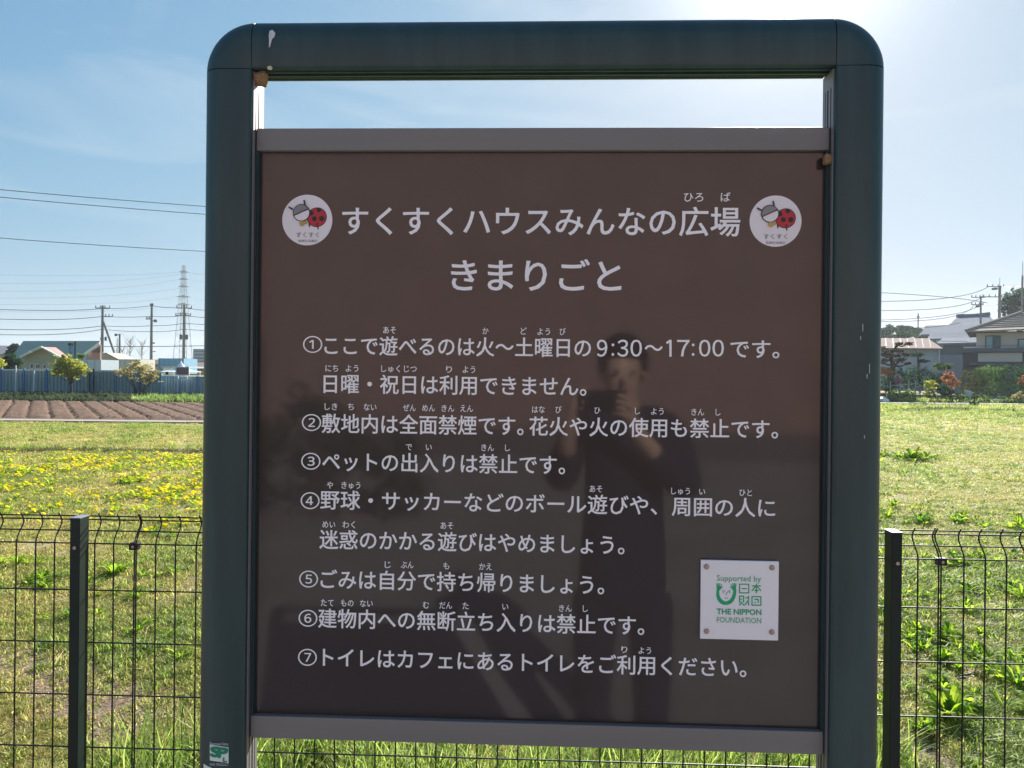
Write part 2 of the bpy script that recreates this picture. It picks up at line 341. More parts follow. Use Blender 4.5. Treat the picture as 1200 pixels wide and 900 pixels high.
# round emblems with a ladybird
m_white = mat('emblem_white', (.84, .79, .82), (.80, .76, .78), rough=.4, scale=10)
m_red = mat('print_red', (.55, .03, .045), (.5, .025, .04), rough=.45); m_blk = mat('print_black', (.03, .025, .028), rough=.5)
m_gry = mat('print_grey', (.28, .27, .28), rough=.5); m_gold = mat('print_gold', (.55, .38, .12), rough=.5)
def disc(cx, cz, r, y, th=.0004, n=40, sx=1, ang=0):
    c, s_ = math.cos(ang), math.sin(ang)
    return MB().poly([(cx+c*r*sx*math.cos(t)-s_*r*math.sin(t), cz+s_*r*sx*math.cos(t)+c*r*math.sin(t)) for t in [2*math.pi*i/n for i in range(n)]], y-th, y)
px2m = lambda px, py: (bp(px+.5, py)[0]-bp(px-.5, py)[0])
for cx, cy, r in ((360.3, 258, 29.3), (908.6, 259.3, 30.4)):
    q = px2m(cx, cy); X, Z = bp(cx, cy); k = r*q/29.3
    em = disc(X, Z, r*q, -.0004, .0006, 64).build('emblem', m_white, panel)
    def D(name, m, u, v, rr, y, sx=1, ang=0): disc(X+u*k, Z-v*k, rr*k, y, .0003, 28, sx, ang).build(name, m, em)
    def pl(name, m, pts, y): MB().poly([(X+u*k, Z-v*k) for u, v in pts], y-.0003, y).build(name, m, em)
    # wing case with spots
    D('ladybird_outline', m_blk, 11.2, -3.2, 11.3, -.0011, 1.04, .5); D('wing_case', m_red, 11.2, -3.2, 10.4, -.0015, 1.04, .5)
    for u, v, rr in ((4.6, -8, 2.9), (8.5, -1.5, 2.8), (17, -1.6, 3.0), (13.6, -11.6, 2.7), (12, 5, 1.2)): D('spot', m_blk, u, v, rr, -.0019)
    for u, v in ((2, 6), (12, 8.5)):
        pl('leg', m_blk, ((u-.7, v-2), (u+.7, v-2), (u+1.7, v+2), (u+.2, v+2.4)), -.0011)
    D('head_outline', m_blk, -6.6, -8.2, 10.1, -.0022); D('head', m_white, -6.6, -8.2, 9.1, -.0026)
    arc = [(-6.6+9.1*math.cos(R(a)), -8.2-9.1*math.sin(R(a))) for a in range(22, 206, 8)]
    pl('head_cap', m_gry, arc, -.003)
    for pts in (((-17, -11), (-21.8, -14), (-21, -15.4), (-16, -12.8)), ((-3.4, -17.4), (-4.3, -22.6), (-2.6, -22.9), (-1.4, -17)), ((-15.5, -5.4), (2.2, -13.4), (2.6, -12.4), (-15.2, -4.3))):
        pl('antenna', m_blk, pts, -.0034)
    D('bell', m_gold, -5.8, 4.3, 2.9, -.0032); D('bell', m_gold, -1.6, 3, 2, -.0032)
    T('すくすく', cx-13.2*k/q, cx+13.4*k/q, cy+17.2*k/q, 6.8, m=m_gry, parent=em, y=-.0011, bold=0)
    T('SUKU SUKU', cx-10.5*k/q, cx+11*k/q, cy+24.2*k/q, 4.0, m=m_gry, parent=em, y=-.0011, bold=0)

# foundation plaque
m_acr = mat('plaque_white', (.86, .84, .88), (.82, .81, .84), rough=.35, coat=.06, scale=8)
m_green = mat('print_green', (.0, .40, .17), (.0, .37, .15), rough=.45); m_screw = mat('screw_metal', (.42, .33, .30), (.34, .27, .25), rough=.3, metal=.7, scale=60)
x0, z0 = bp(819.5, 747); x1, z1 = bp(911.5, 656.8)
plaque = box('plaque', m_acr, x0, x1, -.0065, -.0012, z0, z1, panel, bevel=.0008)
m_green2 = mat('print_pale_green', (.12, .42, .24), (.10, .40, .22), rough=.5)
PLY = -.0066
for a, b in ((828, 664.2), (904.7, 665.4), (828, 739.8), (904.4, 740.8)):
    X, Z = bp(a, b, -.007); q = px2m(a, b)
    mb = MB(); n = 24; ring0 = [(X+3.3*q*math.cos(t), -.0066, Z+3.3*q*math.sin(t)) for t in [2*math.pi*i/n for i in range(n)]]
    ring1 = [(X+(p[0]-X)*.85, -.0092, Z+(p[2]-Z)*.85) for p in ring0]; ring2 = [(X+(p[0]-X)*.45, -.0100, Z+(p[2]-Z)*.45) for p in ring0]
    sc_ = sweep([ring0, ring1, ring2]).build('screw', m_screw, plaque, smooth=True)
T('Supported by', 840, 891.8, 678.5, 9.6, m=m_green2, parent=plaque, y=PLY, bold=-.012)
T('THE NIPPON', 840, 892, 716.8, 9.4, m=m_green, parent=plaque, y=PLY, bold=.03)
T('FOUNDATION', 840, 892, 726.6, 9.4, m=m_green2, parent=plaque, y=PLY, bold=-.004)
def pp(a, b): return bp(a, b, PLY)
def bar(mb, a, b, wd):                                      # a printed stroke between two photo pixels
    A = Vector(pp(*a)); B = Vector(pp(*b)); d = (B-A).normalized(); n_ = Vector((-d.y, d.x))*wd*px2m(860, 700)*.5
    mb.poly([tuple(A+n_), tuple(A-n_), tuple(B-n_), tuple(B+n_)], PLY-.0004-random.random()*.0002, PLY)
mb = MB(); lw = 1.25
for a, b in (((866.6, 684.6), (877.4, 684.6)), ((866.6, 694.8), (877.4, 694.8)), ((866.6, 684), (866.6, 695.4)), ((877.4, 684), (877.4, 695.4)), ((869, 689.8), (875, 689.8)),   # 日
             ((881, 686.6), (891.6, 686.6)), ((886.3, 684), (886.3, 695.2)), ((885.5, 687), (881, 692.4)), ((887, 687), (891.8, 692.4)), ((884, 692), (888.6, 692)),   # 本
             ((866, 698.6), (872, 698.6)), ((866.6, 698), (866.6, 706)), ((867, 702), (869.4, 702)), ((867, 705.4), (869.4, 705.4)), ((871.4, 698), (871.4, 706)), ((866.2, 709.4), (869, 706.6)), ((869.8, 706.8), (871.6, 709.4)),   # 財
             ((873.4, 700.6), (878, 700.6)), ((877, 698), (877, 702)), ((877.6, 702.4), (872.6, 709.4)), ((877.2, 705), (877.2, 709.6)),
             ((881, 699.2), (891.8, 699.2)), ((881, 709.2), (891.8, 709.2)), ((881.2, 698.6), (881.2, 709.8)), ((891.6, 698.6), (891.6, 709.8)), ((884, 702.4), (888.8, 702.4)), ((888.4, 702.4), (888.4, 706.4)), ((884, 705.6), (885.4, 706.6))):   # 団
    bar(mb, a, b, lw)
mb.build('logo_characters', m_green, plaque)
U = [(839.8, 691), (839.3, 697), (840.3, 702), (843, 706.2), (847, 708.6), (851.3, 709), (856, 707.6), (859.6, 704.4), (862, 699.5), (862.9, 693), (862.6, 690),
     (859.2, 689.6), (859.2, 694), (857.8, 699), (855, 703), (851.3, 704.8), (847.6, 704), (844.6, 701), (843, 696.6), (842.8, 692), (843.4, 690)]
MB().poly([pp(*p) for p in U], PLY-.0004, PLY).build('logo_ring', m_green, plaque)
for hx, s in ((842.3, 1), (860, -1)):
    mb = MB(); mb.poly([pp(hx+s*a, b) for a, b in ((-2.4, 691.4), (-2.6, 687), (-.8, 685.8), (1.8, 687), (3.4, 688.4), (1.4, 691.8))], PLY-.00035, PLY)
    for a, b, c, d in ((-2.2, 687.4, -2.4, 683.8), (-.9, 686.6, -.7, 683.2), (.5, 686.8, 1.4, 683.6), (1.9, 687.8, 3.5, 685), (2.2, 689, 4.6, 688)): bar(mb, (hx+s*a, b), (hx+s*c, d), 1.0)
    mb.build('logo_hand', m_green, plaque)
mb = MB()
for a, b in (((846.4, 693), (848, 692)), ((848, 692), (849.8, 693)), ((847, 694.6), (848.8, 694.4)), ((855.8, 691.8), (852, 694)), ((852, 694), (850.6, 697.4)), ((854, 694), (856, 694.2)), ((849, 700.8), (853, 700.9))): bar(mb, a, b, .7)
mb.build('logo_face', m_green2, plaque)
# playground sticker low on the left post
def fp(a, b): return bp(a, b, yf)
def ysurf(x):                                               # front surface of the left post at local x
    r = xi0-x
    return FRONT if r < W-RX else FRONT+RY-RY*math.sqrt(max(0, 1-((r-(W-RX))/RX)**2))
def wrap(c0, c1, c2, c3, name, m, out=.0007):               # a sheet bent round the post
    mb = MB(); n_ = 10
    for k_ in range(2):
        for i in range(n_+1):
            t_ = i/n_
            for a_, b_ in ((c0, c1), (c3, c2)):
                x = a_[0]+(b_[0]-a_[0])*t_; z = a_[1]+(b_[1]-a_[1])*t_; mb.v.append((x, ysurf(x)-(out if k_ == 0 else -.0004), z))
    for k_ in range(2):
        o_ = k_*2*(n_+1)
        for i in range(n_): mb.f.append((o_+2*i, o_+2*i+1, o_+2*i+3, o_+2*i+2))
    e_ = 2*(n_+1)
    for i in range(n_): mb.f += [(2*i, 2*i+2, 2*i+2+e_, 2*i+e_), (2*i+1, 2*i+1+e_, 2*i+3+e_, 2*i+3)]
    mb.f += [(0, e_, e_+1, 1), (2*n_, 2*n_+1, 2*n_+1+e_, 2*n_+e_)]
    return mb.build(name, m, board)
q = [fp(245.9, 872.2), fp(267.9, 875.6), fp(268, 894), fp(246, 891)]
stk = wrap(*q, 'sticker', mat('sticker_white', (.72, .8, .76), (.66, .75, .7), rough=.4))
T('S', 247.2, 257, 880.6, 15, m=mat('sticker_green', (.0, .27, .15), rough=.5), parent=stk, y=yf-.0009, bold=.11, sy=1)
T('P', 255.6, 266.6, 881.6, 15, m=MATS['sticker_green'], parent=stk, y=yf-.0011, bold=.11)
T('L', 261.6, 266.2, 890.2, 6.6, m=MATS['sticker_green'], parent=stk, y=yf-.0009, bold=.05)
m_pale = mat('sticker_print', (.5, .55, .55), rough=.5)
T('Playground Safety', 246, 268, 871.2, 4.4, m=m_pale, parent=stk, y=yf-.0009, bold=.01)
T('SAFE PRODUCT', 246, 268, 895.6, 4.2, m=m_pale, parent=stk, y=yf-.0009, bold=.01)
q = [fp(237.3, 896.5), fp(248, 899.6), fp(248, 914), fp(237.3, 911)]
wrap(*q, 'sticker', MATS['sticker_white'])

# turn all queued texts into meshes
tmp = []
for t in TEXTS:
    cu = bpy.data.curves.new('t', 'FONT'); cu.body = t[0]; cu.size = 1; cu.resolution_u = 2 if t[4] < 12 else 3
    o = bpy.data.objects.new('t', cu); C.objects.link(o); tmp.append(o)
bpy.context.view_layer.update(); dg = bpy.context.evaluated_depsgraph_get()
for t, o in zip(TEXTS, tmp):
    s, x0, x1, yc, emp, m, par, y, name, bold, off, sy, th = t
    me = bpy.data.meshes.new_from_object(o.evaluated_get(dg)); n = len(me.vertices)
    co = np.empty(n*3); me.vertices.foreach_get('co', co); co = co.reshape(-1, 3)
    mn, mx_ = co[:, 0].min(), co[:, 0].max()
    A = bp(x0, yc, y); B = bp(x1, yc, y); mx = (x0+x1)/2; Cz = bp(mx, yc, y)[1]
    q = px2m(mx, yc)
    X = A[0]+(co[:, 0]-mn)/(mx_-mn)*(B[0]-A[0])
    latin = all(ord(c) < 0x2000 for c in s) or s.startswith('9')
    zc = .36 if latin else .375
    if s == 'Supported by': zc = .27
    Zc = Cz+(co[:, 1]-zc)*emp*q*1.0*sy
    co2 = np.stack([X, np.full(n, y), Zc], 1)
    if par is stk: co2[:, 1] = [ysurf(v_)-.0009-(.0003 if s == 'P' else 0) for v_ in X]
    me.vertices.foreach_set('co', co2.ravel())
    me.materials.clear()
    bm = bmesh.new(); bm.from_mesh(me)
    if bold > 0:                                           # heavier strokes: layers shifted a little, each 0.05 mm proud
        base = list(bm.faces); e_ = bold*emp*q*.62
        for k_, (dx_, dz_) in enumerate(((e_, e_*.5), (-e_, e_*.5), (e_*.4, -e_), (-e_*.6, -e_*.6))):
            d_ = bmesh.ops.duplicate(bm, geom=base); vs_ = [g for g in d_['geom'] if isinstance(g, bmesh.types.BMVert)]
            for v in vs_: v.co.x += dx_; v.co.z += dz_; v.co.y -= .00005*(k_+1)
    r_ = bmesh.ops.extrude_face_region(bm, geom=list(bm.faces))
    for v in [g for g in r_['geom'] if isinstance(g, bmesh.types.BMVert)]: v.co.y -= th
    bmesh.ops.recalc_face_normals(bm, faces=bm.faces)
    bm.to_mesh(me); bm.free(); me.name = name
    link(name, me, m, par)
    bpy.data.objects.remove(o)

# ================================================================= MESH FENCE behind the board
FD = 1.86; FYAW = R(2.0)
fence = empty('mesh_fence', (0, FD, 0), 'dark green welded wire mesh fence running behind the notice board', 'fence', rz=-FYAW)
def fpx(px): 
    d = ray(px, 640); n_ = Vector((math.sin(FYAW), math.cos(FYAW), 0)); o_ = Vector((0, FD, 0)); t_ = o_.dot(n_)/d.dot(n_)
    return ((d*t_)-o_).dot(Vector((math.cos(FYAW), -math.sin(FYAW), 0)))
ZT = 1.2
rows = [0, .0106, .037, .066, .185] + [.185+.1335*i for i in range(1, 8)]; dys = [.019, .0268, .0165, 0]+[0]*8
jl, jr = fpx(158.5), fpx(1102.2); pw = (jr-jl)
pr = (fpx(210)-fpx(186))
vm = None; hm = {}
def wire(parent, x, k):
    global vm
    if vm is None:
        mb = MB(); pts = [(0, .016, ZT+.006)]+[(0, b_, ZT-a_) for a_, b_ in ((0, .019), (.005, .0235), (.0106, .0268), (.019, .0278), (.028, .0245), (.037, .0165), (.050, .0065), (.060, .0012), (.070, 0))]+[(0, 0, .04)]
        mb.tube(pts, .0019, 6); vm = mb.mesh('vertical_wire'); vm.materials.append(m_fence)
        vm.polygons.foreach_set('use_smooth', [True]*len(vm.polygons))
    o = bpy.data.objects.new('vertical_wire', vm); C.objects.link(o); o.parent = parent; o.location = (x+random.uniform(-.0005, .0005), 0, random.uniform(-.001, .001)); o.rotation_euler = (random.uniform(-.001, .001), random.uniform(-.0015, .0015), random.uniform(-.05, .05))
nW = round(pw/.0518)
segs = [(jl-pw, jl-.0035), (jl+.0035, jr-.0035), (jr+.0035, jr+pw)]
for (a, b) in segs:
    n = round((b-a)/.0515)
    for i in range(n+1):
        x = a+(b-a)*i/n
        if abs(x) < 3.4: wire(fence, x, i)
    for i, r0 in enumerate(rows):
        MB().tube([(max(a, -3.4), dys[i]-.0036, ZT-r0), (min(b, 3.4), dys[i]-.0036, ZT-r0)], .0019, 6).build('horizontal_wire', m_fence, fence, smooth=True)
for x in (jl, jr):
    for z in (ZT-.07, .35):
        box('joint_clamp', m_fence, x-.0115, x+.0115, -.011, .006, z-.010, z+.008, fence, bevel=.002)
        b_ = disc(x, z-.001, .0035, -.0112, .0015, 12).build('clamp_bolt', m_screw, fence)
m_post = mat('fence_post_paint', (.005, .014, .013), (.007, .019, .017), rough=.5, scale=6, spec=.3)
posts = [fpx(88.3), fpx(1052.2)]; sp_ = posts[1]-posts[0]
posts = [p_*(1-.052/FD)+.0 for p_ in posts]; sp_ = posts[1]-posts[0]
for x in (posts[0]-sp_, posts[0], posts[1], posts[1]+sp_):
    p_ = box('post', m_post, x-.0125, x+.0125, -.052, -.013, 0, ZT+.006, fence, bevel=.0015)
    box('post_cap', mat('cap_grey', (.22, .25, .30), (.18, .2, .24), rough=.5), x-.0135, x+.0135, -.0532, -.0118, ZT+.0062, ZT+.0085, p_, bevel=.0008)
    disc(x+.001, ZT-.066, .0043, -.0521, .003, 16).build('bolt', mat('bolt_pinkish', (.5, .36, .3), (.4, .3, .26), rough=.4, metal=.5), p_)

# ================================================================= GROUND
def noise2(x, y, s, seed=0):
    g = np.random.default_rng(seed); v = 0
    for k in range(6):
        a = g.random()*6.28; f = s*(0.6+0.9*g.random()); ph = g.random()*6.28
        v = v+np.sin((x*np.cos(a)+y*np.sin(a))*f+ph+1.3*np.sin((x*np.sin(a)-y*np.cos(a))*f*.7+ph*2))
    return v/6
def gh(x, y):                                              # gentle lumps of the lawn
    near = np.clip((30-np.hypot(x, y))/20, 0, 1)
    return near*(.02*noise2(x, y, 1.3, 1)+.012*noise2(x, y, 5, 2)) * np.clip((y+0.3)/1.5, 0, 1) - 0.0
def grid(name, xs, ys, m, hf, kind='structure'):
    X, Y = np.meshgrid(xs, ys); Z = hf(X, Y)
    V = np.stack([X.ravel(), Y.ravel(), Z.ravel()], 1); nx, ny = len(xs), len(ys)
    i = np.arange(nx*ny).reshape(ny, nx); Fq = np.stack([i[:-1, :-1], i[:-1, 1:], i[1:, 1:], i[1:, :-1]], -1).reshape(-1, 4)
    me = bpy.data.meshes.new(name); me.from_pydata(V.tolist(), [], Fq.tolist()); me.update()
    me.polygons.foreach_set('use_smooth', [True]*len(me.polygons))
    return tag(link(name, me, m), kind=kind)
# turf colour: dry thatch, olive, green, bare soil
mg = bpy.data.materials.new('turf'); mg.use_nodes = True; n = mg.node_tree.nodes; l = mg.node_tree.links.new; p = n['Principled BSDF']; p.inputs['Roughness'].default_value = .95; p.inputs['Specular IOR Level'].default_value = .15
t = n.new('ShaderNodeTexCoord')
def nz(sc, det=6, dist=0, st=None):
    a = n.new('ShaderNodeTexNoise'); a.inputs['Scale'].default_value = sc; a.inputs['Detail'].default_value = det; a.inputs['Distortion'].default_value = dist; a.inputs['Roughness'].default_value = .65
    if st:
        mpp = n.new('ShaderNodeMapping'); mpp.inputs['Scale'].default_value = st; l(t.outputs['Object'], mpp.inputs[0]); l(mpp.outputs[0], a.inputs['Vector'])
    else: l(t.outputs['Object'], a.inputs['Vector'])
    return a
def ramp(src, stops):
    r = n.new('ShaderNodeValToRGB')
    while len(r.color_ramp.elements) < len(stops): r.color_ramp.elements.new(.5)
    for e, (po, co) in zip(r.color_ramp.elements, stops): e.position = po; e.color = (*co, 1)
    l(src.outputs[0], r.inputs[0]); return r
big = nz(.5, 8, .4, (1, .7, 1)); fine = nz(38, 8, .5); mid = nz(4.5, 6, .3)
r1 = ramp(fine, [(.36, (.11, .08, .04)), (.48, (.46, .37, .20)), (.55, (.34, .33, .11)), (.70, (.64, .54, .34))])
r2 = ramp(fine, [(.36, (.05, .055, .012)), (.5, (.22, .26, .05)), (.68, (.40, .40, .12))])
r3 = ramp(big, [(.40, (0, 0, 0)), (.62, (1, 1, 1))])
mxa = n.new('ShaderNodeMixRGB'); l(r3.outputs[0], mxa.inputs[0]); l(r1.outputs[0], mxa.inputs[1]); l(r2.outputs[0], mxa.inputs[2])
r4 = ramp(mid, [(.50, (0, 0, 0)), (.64, (1, 1, 1))])
r5 = ramp(fine, [(.36, (.09, .058, .042)), (.5, (.20, .14, .105)), (.66, (.38, .29, .22))])
vl = n.new('ShaderNodeVectorMath'); vl.operation = 'LENGTH'; l(t.outputs['Object'], vl.inputs[0])
mr = n.new('ShaderNodeMapRange'); mr.inputs['From Min'].default_value = 4.0; mr.inputs['From Max'].default_value = 9.0; mr.inputs['To Min'].default_value = .95; mr.inputs['To Max'].default_value = 0; l(vl.outputs['Value'], mr.inputs['Value'])
mm_ = n.new('ShaderNodeMath'); mm_.operation = 'MAXIMUM'; l(r4.outputs[0], mm_.inputs[0]); l(mr.outputs[0], mm_.inputs[1])
mxb = n.new('ShaderNodeMixRGB'); l(mm_.outputs[0], mxb.inputs[0]); l(mxa.outputs[0], mxb.inputs[1]); l(r5.outputs[0], mxb.inputs[2])
l(mxb.outputs[0], p.inputs['Base Color'])
bmp = n.new('ShaderNodeBump'); bmp.inputs['Strength'].default_value = .8; bmp.inputs['Distance'].default_value = .03; l(fine.outputs[0], bmp.inputs['Height']); l(bmp.outputs[0], p.inputs['Normal'])
xs = np.concatenate([[-1200, -500, -200, -60], np.linspace(-30, 30, 181), [60, 200, 500, 1200]]); ys = np.concatenate([[-300, -100, -30, -8, -2], np.linspace(-.3, 24, 120), np.linspace(26, 60, 20), [120, 300, 600, 1200]])
ground = grid('ground', xs, ys, mg, gh)

# ploughed field: real ridges and furrows
def ridges(x, y):
    a = R(-32.5); perp = x*math.cos(a)-y*math.sin(a)
    f = (perp/.64) % 1; edge = np.clip(np.minimum(np.minimum(y-22.6, 34-y), np.minimum(x+30, 1.0-x))/.5, 0, 1)
    return .02+edge*(.07-.13*np.exp(-((f-.5-.05*noise2(x, y, .9, 8))/.055)**2)+.022*noise2(x, y, 5, 3)+.016*noise2(x, y, 14, 4)+.018*np.random.default_rng(1).standard_normal(x.shape))
m_plough = mat('ploughed_soil', (.095, .06, .043), (.155, .102, .077), rough=.95, scale=2.5, bump=.8, bscale=9)
grid('ploughed_field', np.linspace(-30, 1, 1100), np.linspace(22.6, 34, 90), m_plough, ridges)
m_conc = mat('concrete', (.38, .34, .31), (.30, .27, .25), rough=.85, scale=2, bump=.2)
# low concrete kerb before the field, laid in lengths
kerb = empty('kerb', (0, 21.9, 0), 'long low pale concrete kerb between the lawn and the ploughed field', 'kerb')
kme = MB().box(-1.49, 1.49, -.26, .26, -.05, .055).mesh('kerb_block'); kme.materials.append(m_conc)
for i in range(13):
    o = bpy.data.objects.new('kerb_block', kme); C.objects.link(o); o.parent = kerb; o.location = (-35+i*3, 0, random.uniform(-.008, .008))
box('track', mat('bare_track', (.27, .22, .17), (.2, .16, .12), rough=.95, scale=1.5, bump=.4), -40, 1, 22.17, 22.62, -.02, .035).__setitem__('kind', 'structure')

# ---------------------------------------------------------------- grasses
def blade_tuft(nb, h, wd, spread, lean, seed, seg=2):
    g = random.Random(seed); V = []; Fc = []
    for i in range(nb):
        a = g.random()*6.283; rr = spread*math.sqrt(g.random()); x, y = rr*math.cos(a), rr*math.sin(a)
        b = g.random()*6.283; hh = h*g.uniform(.5, 1.15); ln = hh*lean*g.uniform(.2, 1.3); w_ = wd*g.uniform(.6, 1.2)
        dx, dy = math.cos(b), math.sin(b); c = g.random()*6.283; px_, py_ = -dy*w_/2, dx*w_/2; k = len(V)
        for s in range(seg+1):
            t_ = s/seg; ww = 1-t_**1.5*.95; X = x+dx*ln*t_**2; Y = y+dy*ln*t_**2; Z = hh*(t_-.28*lean*t_**2)-.004
            if s < seg: V += [(X-px_*ww, Y-py_*ww, Z), (X+px_*ww, Y+py_*ww, Z)]
            else: V.append((X, Y, Z))
        for s in range(seg-1): Fc.append((k+2*s, k+2*s+1, k+2*s+3, k+2*s+2))
        Fc.append((k+2*seg-2, k+2*seg-1, k+2*seg))
    me = bpy.data.meshes.new('tuft'); me.from_pydata(V, [], Fc); me.update(); return me
def rosette(nl, ln, wd, seed, rise=.35, notch=True):         # dandelion-like leaf rosette
    g = random.Random(seed); V = []; Fc = []
    for i in range(nl):
        a = 6.283*i/nl+g.uniform(-.3, .3); L_ = ln*g.uniform(.6, 1.15); up = rise*g.uniform(.5, 1.6); dx, dy = math.cos(a), math.sin(a); k = len(V); S_ = 7
        for s in range(S_+1):
            t_ = s/S_; ww = wd*(.25+1.1*t_)*(1-t_**3)*(1.25 if s % 2 else .7) if notch else wd*math.sin(math.pi*min(1, .12+t_*.88))
            z = L_*up*math.sin(t_*2.2)+.004; r_ = L_*t_*(1-.15*up)
            V += [(dx*r_-dy*ww/2, dy*r_+dx*ww/2, z+ww*.15), (dx*r_, dy*r_, z), (dx*r_+dy*ww/2, dy*r_-dx*ww/2, z+ww*.15)]
        for s in range(S_):
            b = k+3*s; Fc += [(b, b+1, b+4, b+3), (b+1, b+2, b+5, b+4)]
    me = bpy.data.meshes.new('rosette'); me.from_pydata(V, [], Fc); me.update(); return me
def vec_attr(me, name, arr, typ='FLOAT_VECTOR'):
    a = me.attributes.new(name, typ, 'POINT'); a.data.foreach_set('vector' if typ == 'FLOAT_VECTOR' else 'value', np.asarray(arr).ravel())
def scatter(name, P, protos, idx, scl, label, cat, tilt=.15, flat=None):
    n_ = len(P); me = bpy.data.meshes.new(name); me.vertices.add(n_); me.vertices.foreach_set('co', np.asarray(P, dtype=float).ravel())
    rot = np.stack([rng.normal(0, tilt, n_), rng.normal(0, tilt, n_), rng.random(n_)*6.283], 1)
    vec_attr(me, 'rot', rot); s3 = np.repeat(np.asarray(scl)[:, None], 3, 1)
    if flat is not None: s3[:, 2] *= flat
    vec_attr(me, 'scl', s3); vec_attr(me, 'idx', np.asarray(idx, dtype=np.int32), 'INT')
    o = link(name, me); tag(o, label, cat, kind='stuff')
    col = bpy.data.collections.new(name+'_sources')
    for i, pm in enumerate(protos):
        q_ = bpy.data.objects.new('%s_%02d' % (name, i), pm); col.objects.link(q_)
    ng = bpy.data.node_groups.new(name, 'GeometryNodeTree')
    ng.interface.new_socket('Geometry', in_out='INPUT', socket_type='NodeSocketGeometry'); ng.interface.new_socket('Geometry', in_out='OUTPUT', socket_type='NodeSocketGeometry')
    N = ng.nodes.new; gi = N('NodeGroupInput'); go = N('NodeGroupOutput'); ip = N('GeometryNodeInstanceOnPoints'); ci = N('GeometryNodeCollectionInfo')
    ci.inputs['Collection'].default_value = col; ci.inputs['Separate Children'].default_value = True; ci.inputs['Reset Children'].default_value = True
    ip.inputs['Pick Instance'].default_value = True
    def na(nm, ty):
        a = N('GeometryNodeInputNamedAttribute'); a.data_type = ty; a.inputs[0].default_value = nm; return a.outputs[0]
    lk = ng.links.new; lk(gi.outputs[0], ip.inputs['Points']); lk(ci.outputs[0], ip.inputs['Instance']); lk(na('idx', 'INT'), ip.inputs['Instance Index'])
    e2r = N('FunctionNodeEulerToRotation'); lk(na('rot', 'FLOAT_VECTOR'), e2r.inputs[0]); lk(e2r.outputs[0], ip.inputs['Rotation']); lk(na('scl', 'FLOAT_VECTOR'), ip.inputs['Scale']); lk(ip.outputs[0], go.inputs[0])
    mo = o.modifiers.new('scatter', 'NODES'); mo.node_group = ng
    return o
def leafmat(name, cols, trans=.45, rough=.5):
    m = bpy.data.materials.new(name); m.use_nodes = True; n = m.node_tree.nodes; l = m.node_tree.links.new
    p = n['Principled BSDF']; p.inputs['Roughness'].default_value = rough; p.inputs['Specular IOR Level'].default_value = .3
    g = n.new('ShaderNodeNewGeometry'); oi = n.new('ShaderNodeObjectInfo'); a = n.new('ShaderNodeMath'); a.operation = 'ADD'; b = n.new('ShaderNodeMath'); b.operation = 'MULTIPLY'; b.inputs[1].default_value = .5
    l(g.outputs['Random Per Island'], a.inputs[0]); l(oi.outputs['Random'], a.inputs[1]); l(a.outputs[0], b.inputs[0])
    r = n.new('ShaderNodeValToRGB')
    while len(r.color_ramp.elements) < len(cols): r.color_ramp.elements.new(.5)
    for i, (e, c) in enumerate(zip(r.color_ramp.elements, cols)): e.position = .15+.7*i/(len(cols)-1); e.color = (*c, 1)
    l(b.outputs[0], r.inputs[0]); l(r.outputs[0], p.inputs['Base Color'])
    tr = n.new('ShaderNodeBsdfTranslucent'); hs = n.new('ShaderNodeHueSaturation'); hs.inputs['Value'].default_value = 1.6; hs.inputs['Saturation'].default_value = 1.05
    l(r.outputs[0], hs.inputs['Color']); l(hs.outputs[0], tr.inputs[0]); mx = n.new('ShaderNodeMixShader'); mx.inputs[0].default_value = trans
    l(p.outputs[0], mx.inputs[1]); l(tr.outputs[0], mx.inputs[2]); l(mx.outputs[0], n['Material Output'].inputs['Surface'])
    return m
g_dry = leafmat('dry_grass', [(.22, .17, .07), (.42, .35, .15), (.32, .31, .09), (.54, .46, .23)], .55)
g_mix = leafmat('lawn_grass', [(.12, .145, .035), (.26, .29, .075), (.45, .42, .17), (.19, .24, .05)], .58)
g_grn = leafmat('fresh_grass', [(.07, .13, .025), (.18, .26, .055), (.32, .37, .11), (.10, .18, .035)], .58)
g_leaf = leafmat('weed_leaf', [(.05, .13, .015), (.17, .30, .025), (.36, .44, .06), (.10, .2, .02)], .62, .7)
g_yel = leafmat('dandelion_yellow', [(.80, .60, .004), (.86, .72, .006), (.84, .76, .02)], .35, .9)
def pm(me, m): me.materials.append(m); return me
TU = [pm(blade_tuft(30, .045, .0058, .055, 1.1, i), g_dry) for i in range(3)]+[pm(blade_tuft(30, .052, .0062, .055, 1.0, 10+i), g_mix) for i in range(3)]+[pm(blade_tuft(30, .07, .0068, .045, .9, 20+i), g_grn) for i in range(3)]
def wedge(n_, y0, y1, pad=.12, pw_=1.0):
    y = (y0**(1+pw_)+rng.random(n_)*(y1**(1+pw_)-y0**(1+pw_)))**(1/(1+pw_)); x = (rng.random(n_)*2-1)*y*(.69+pad)
    return x, y
def zone(x, y):                                            # 0 dry .. 1 green
    z = .5+.55*noise2(x, y, .55, 21)+.5*noise2(x, y, 2.6, 22)
    z = z+.55*np.clip((x-1)/1.0, 0, 1)*np.clip((3.9-y)/1.2, 0, 1)
    z = z+.3*np.exp(-((y-33)/6)**2)*(x > 5)+.10*(x > 2)-.25*np.clip(noise2(x, y, .9, 71)+.1, 0, 1)
    z = z+.1*np.exp(-((y-24)/5)**2)*(x > 5)
    return z
def bare(x, y): return noise2(x, y, 3.1, 33)+.5*noise2(x, y, 8, 34)
P = []; idx = []; scl = []
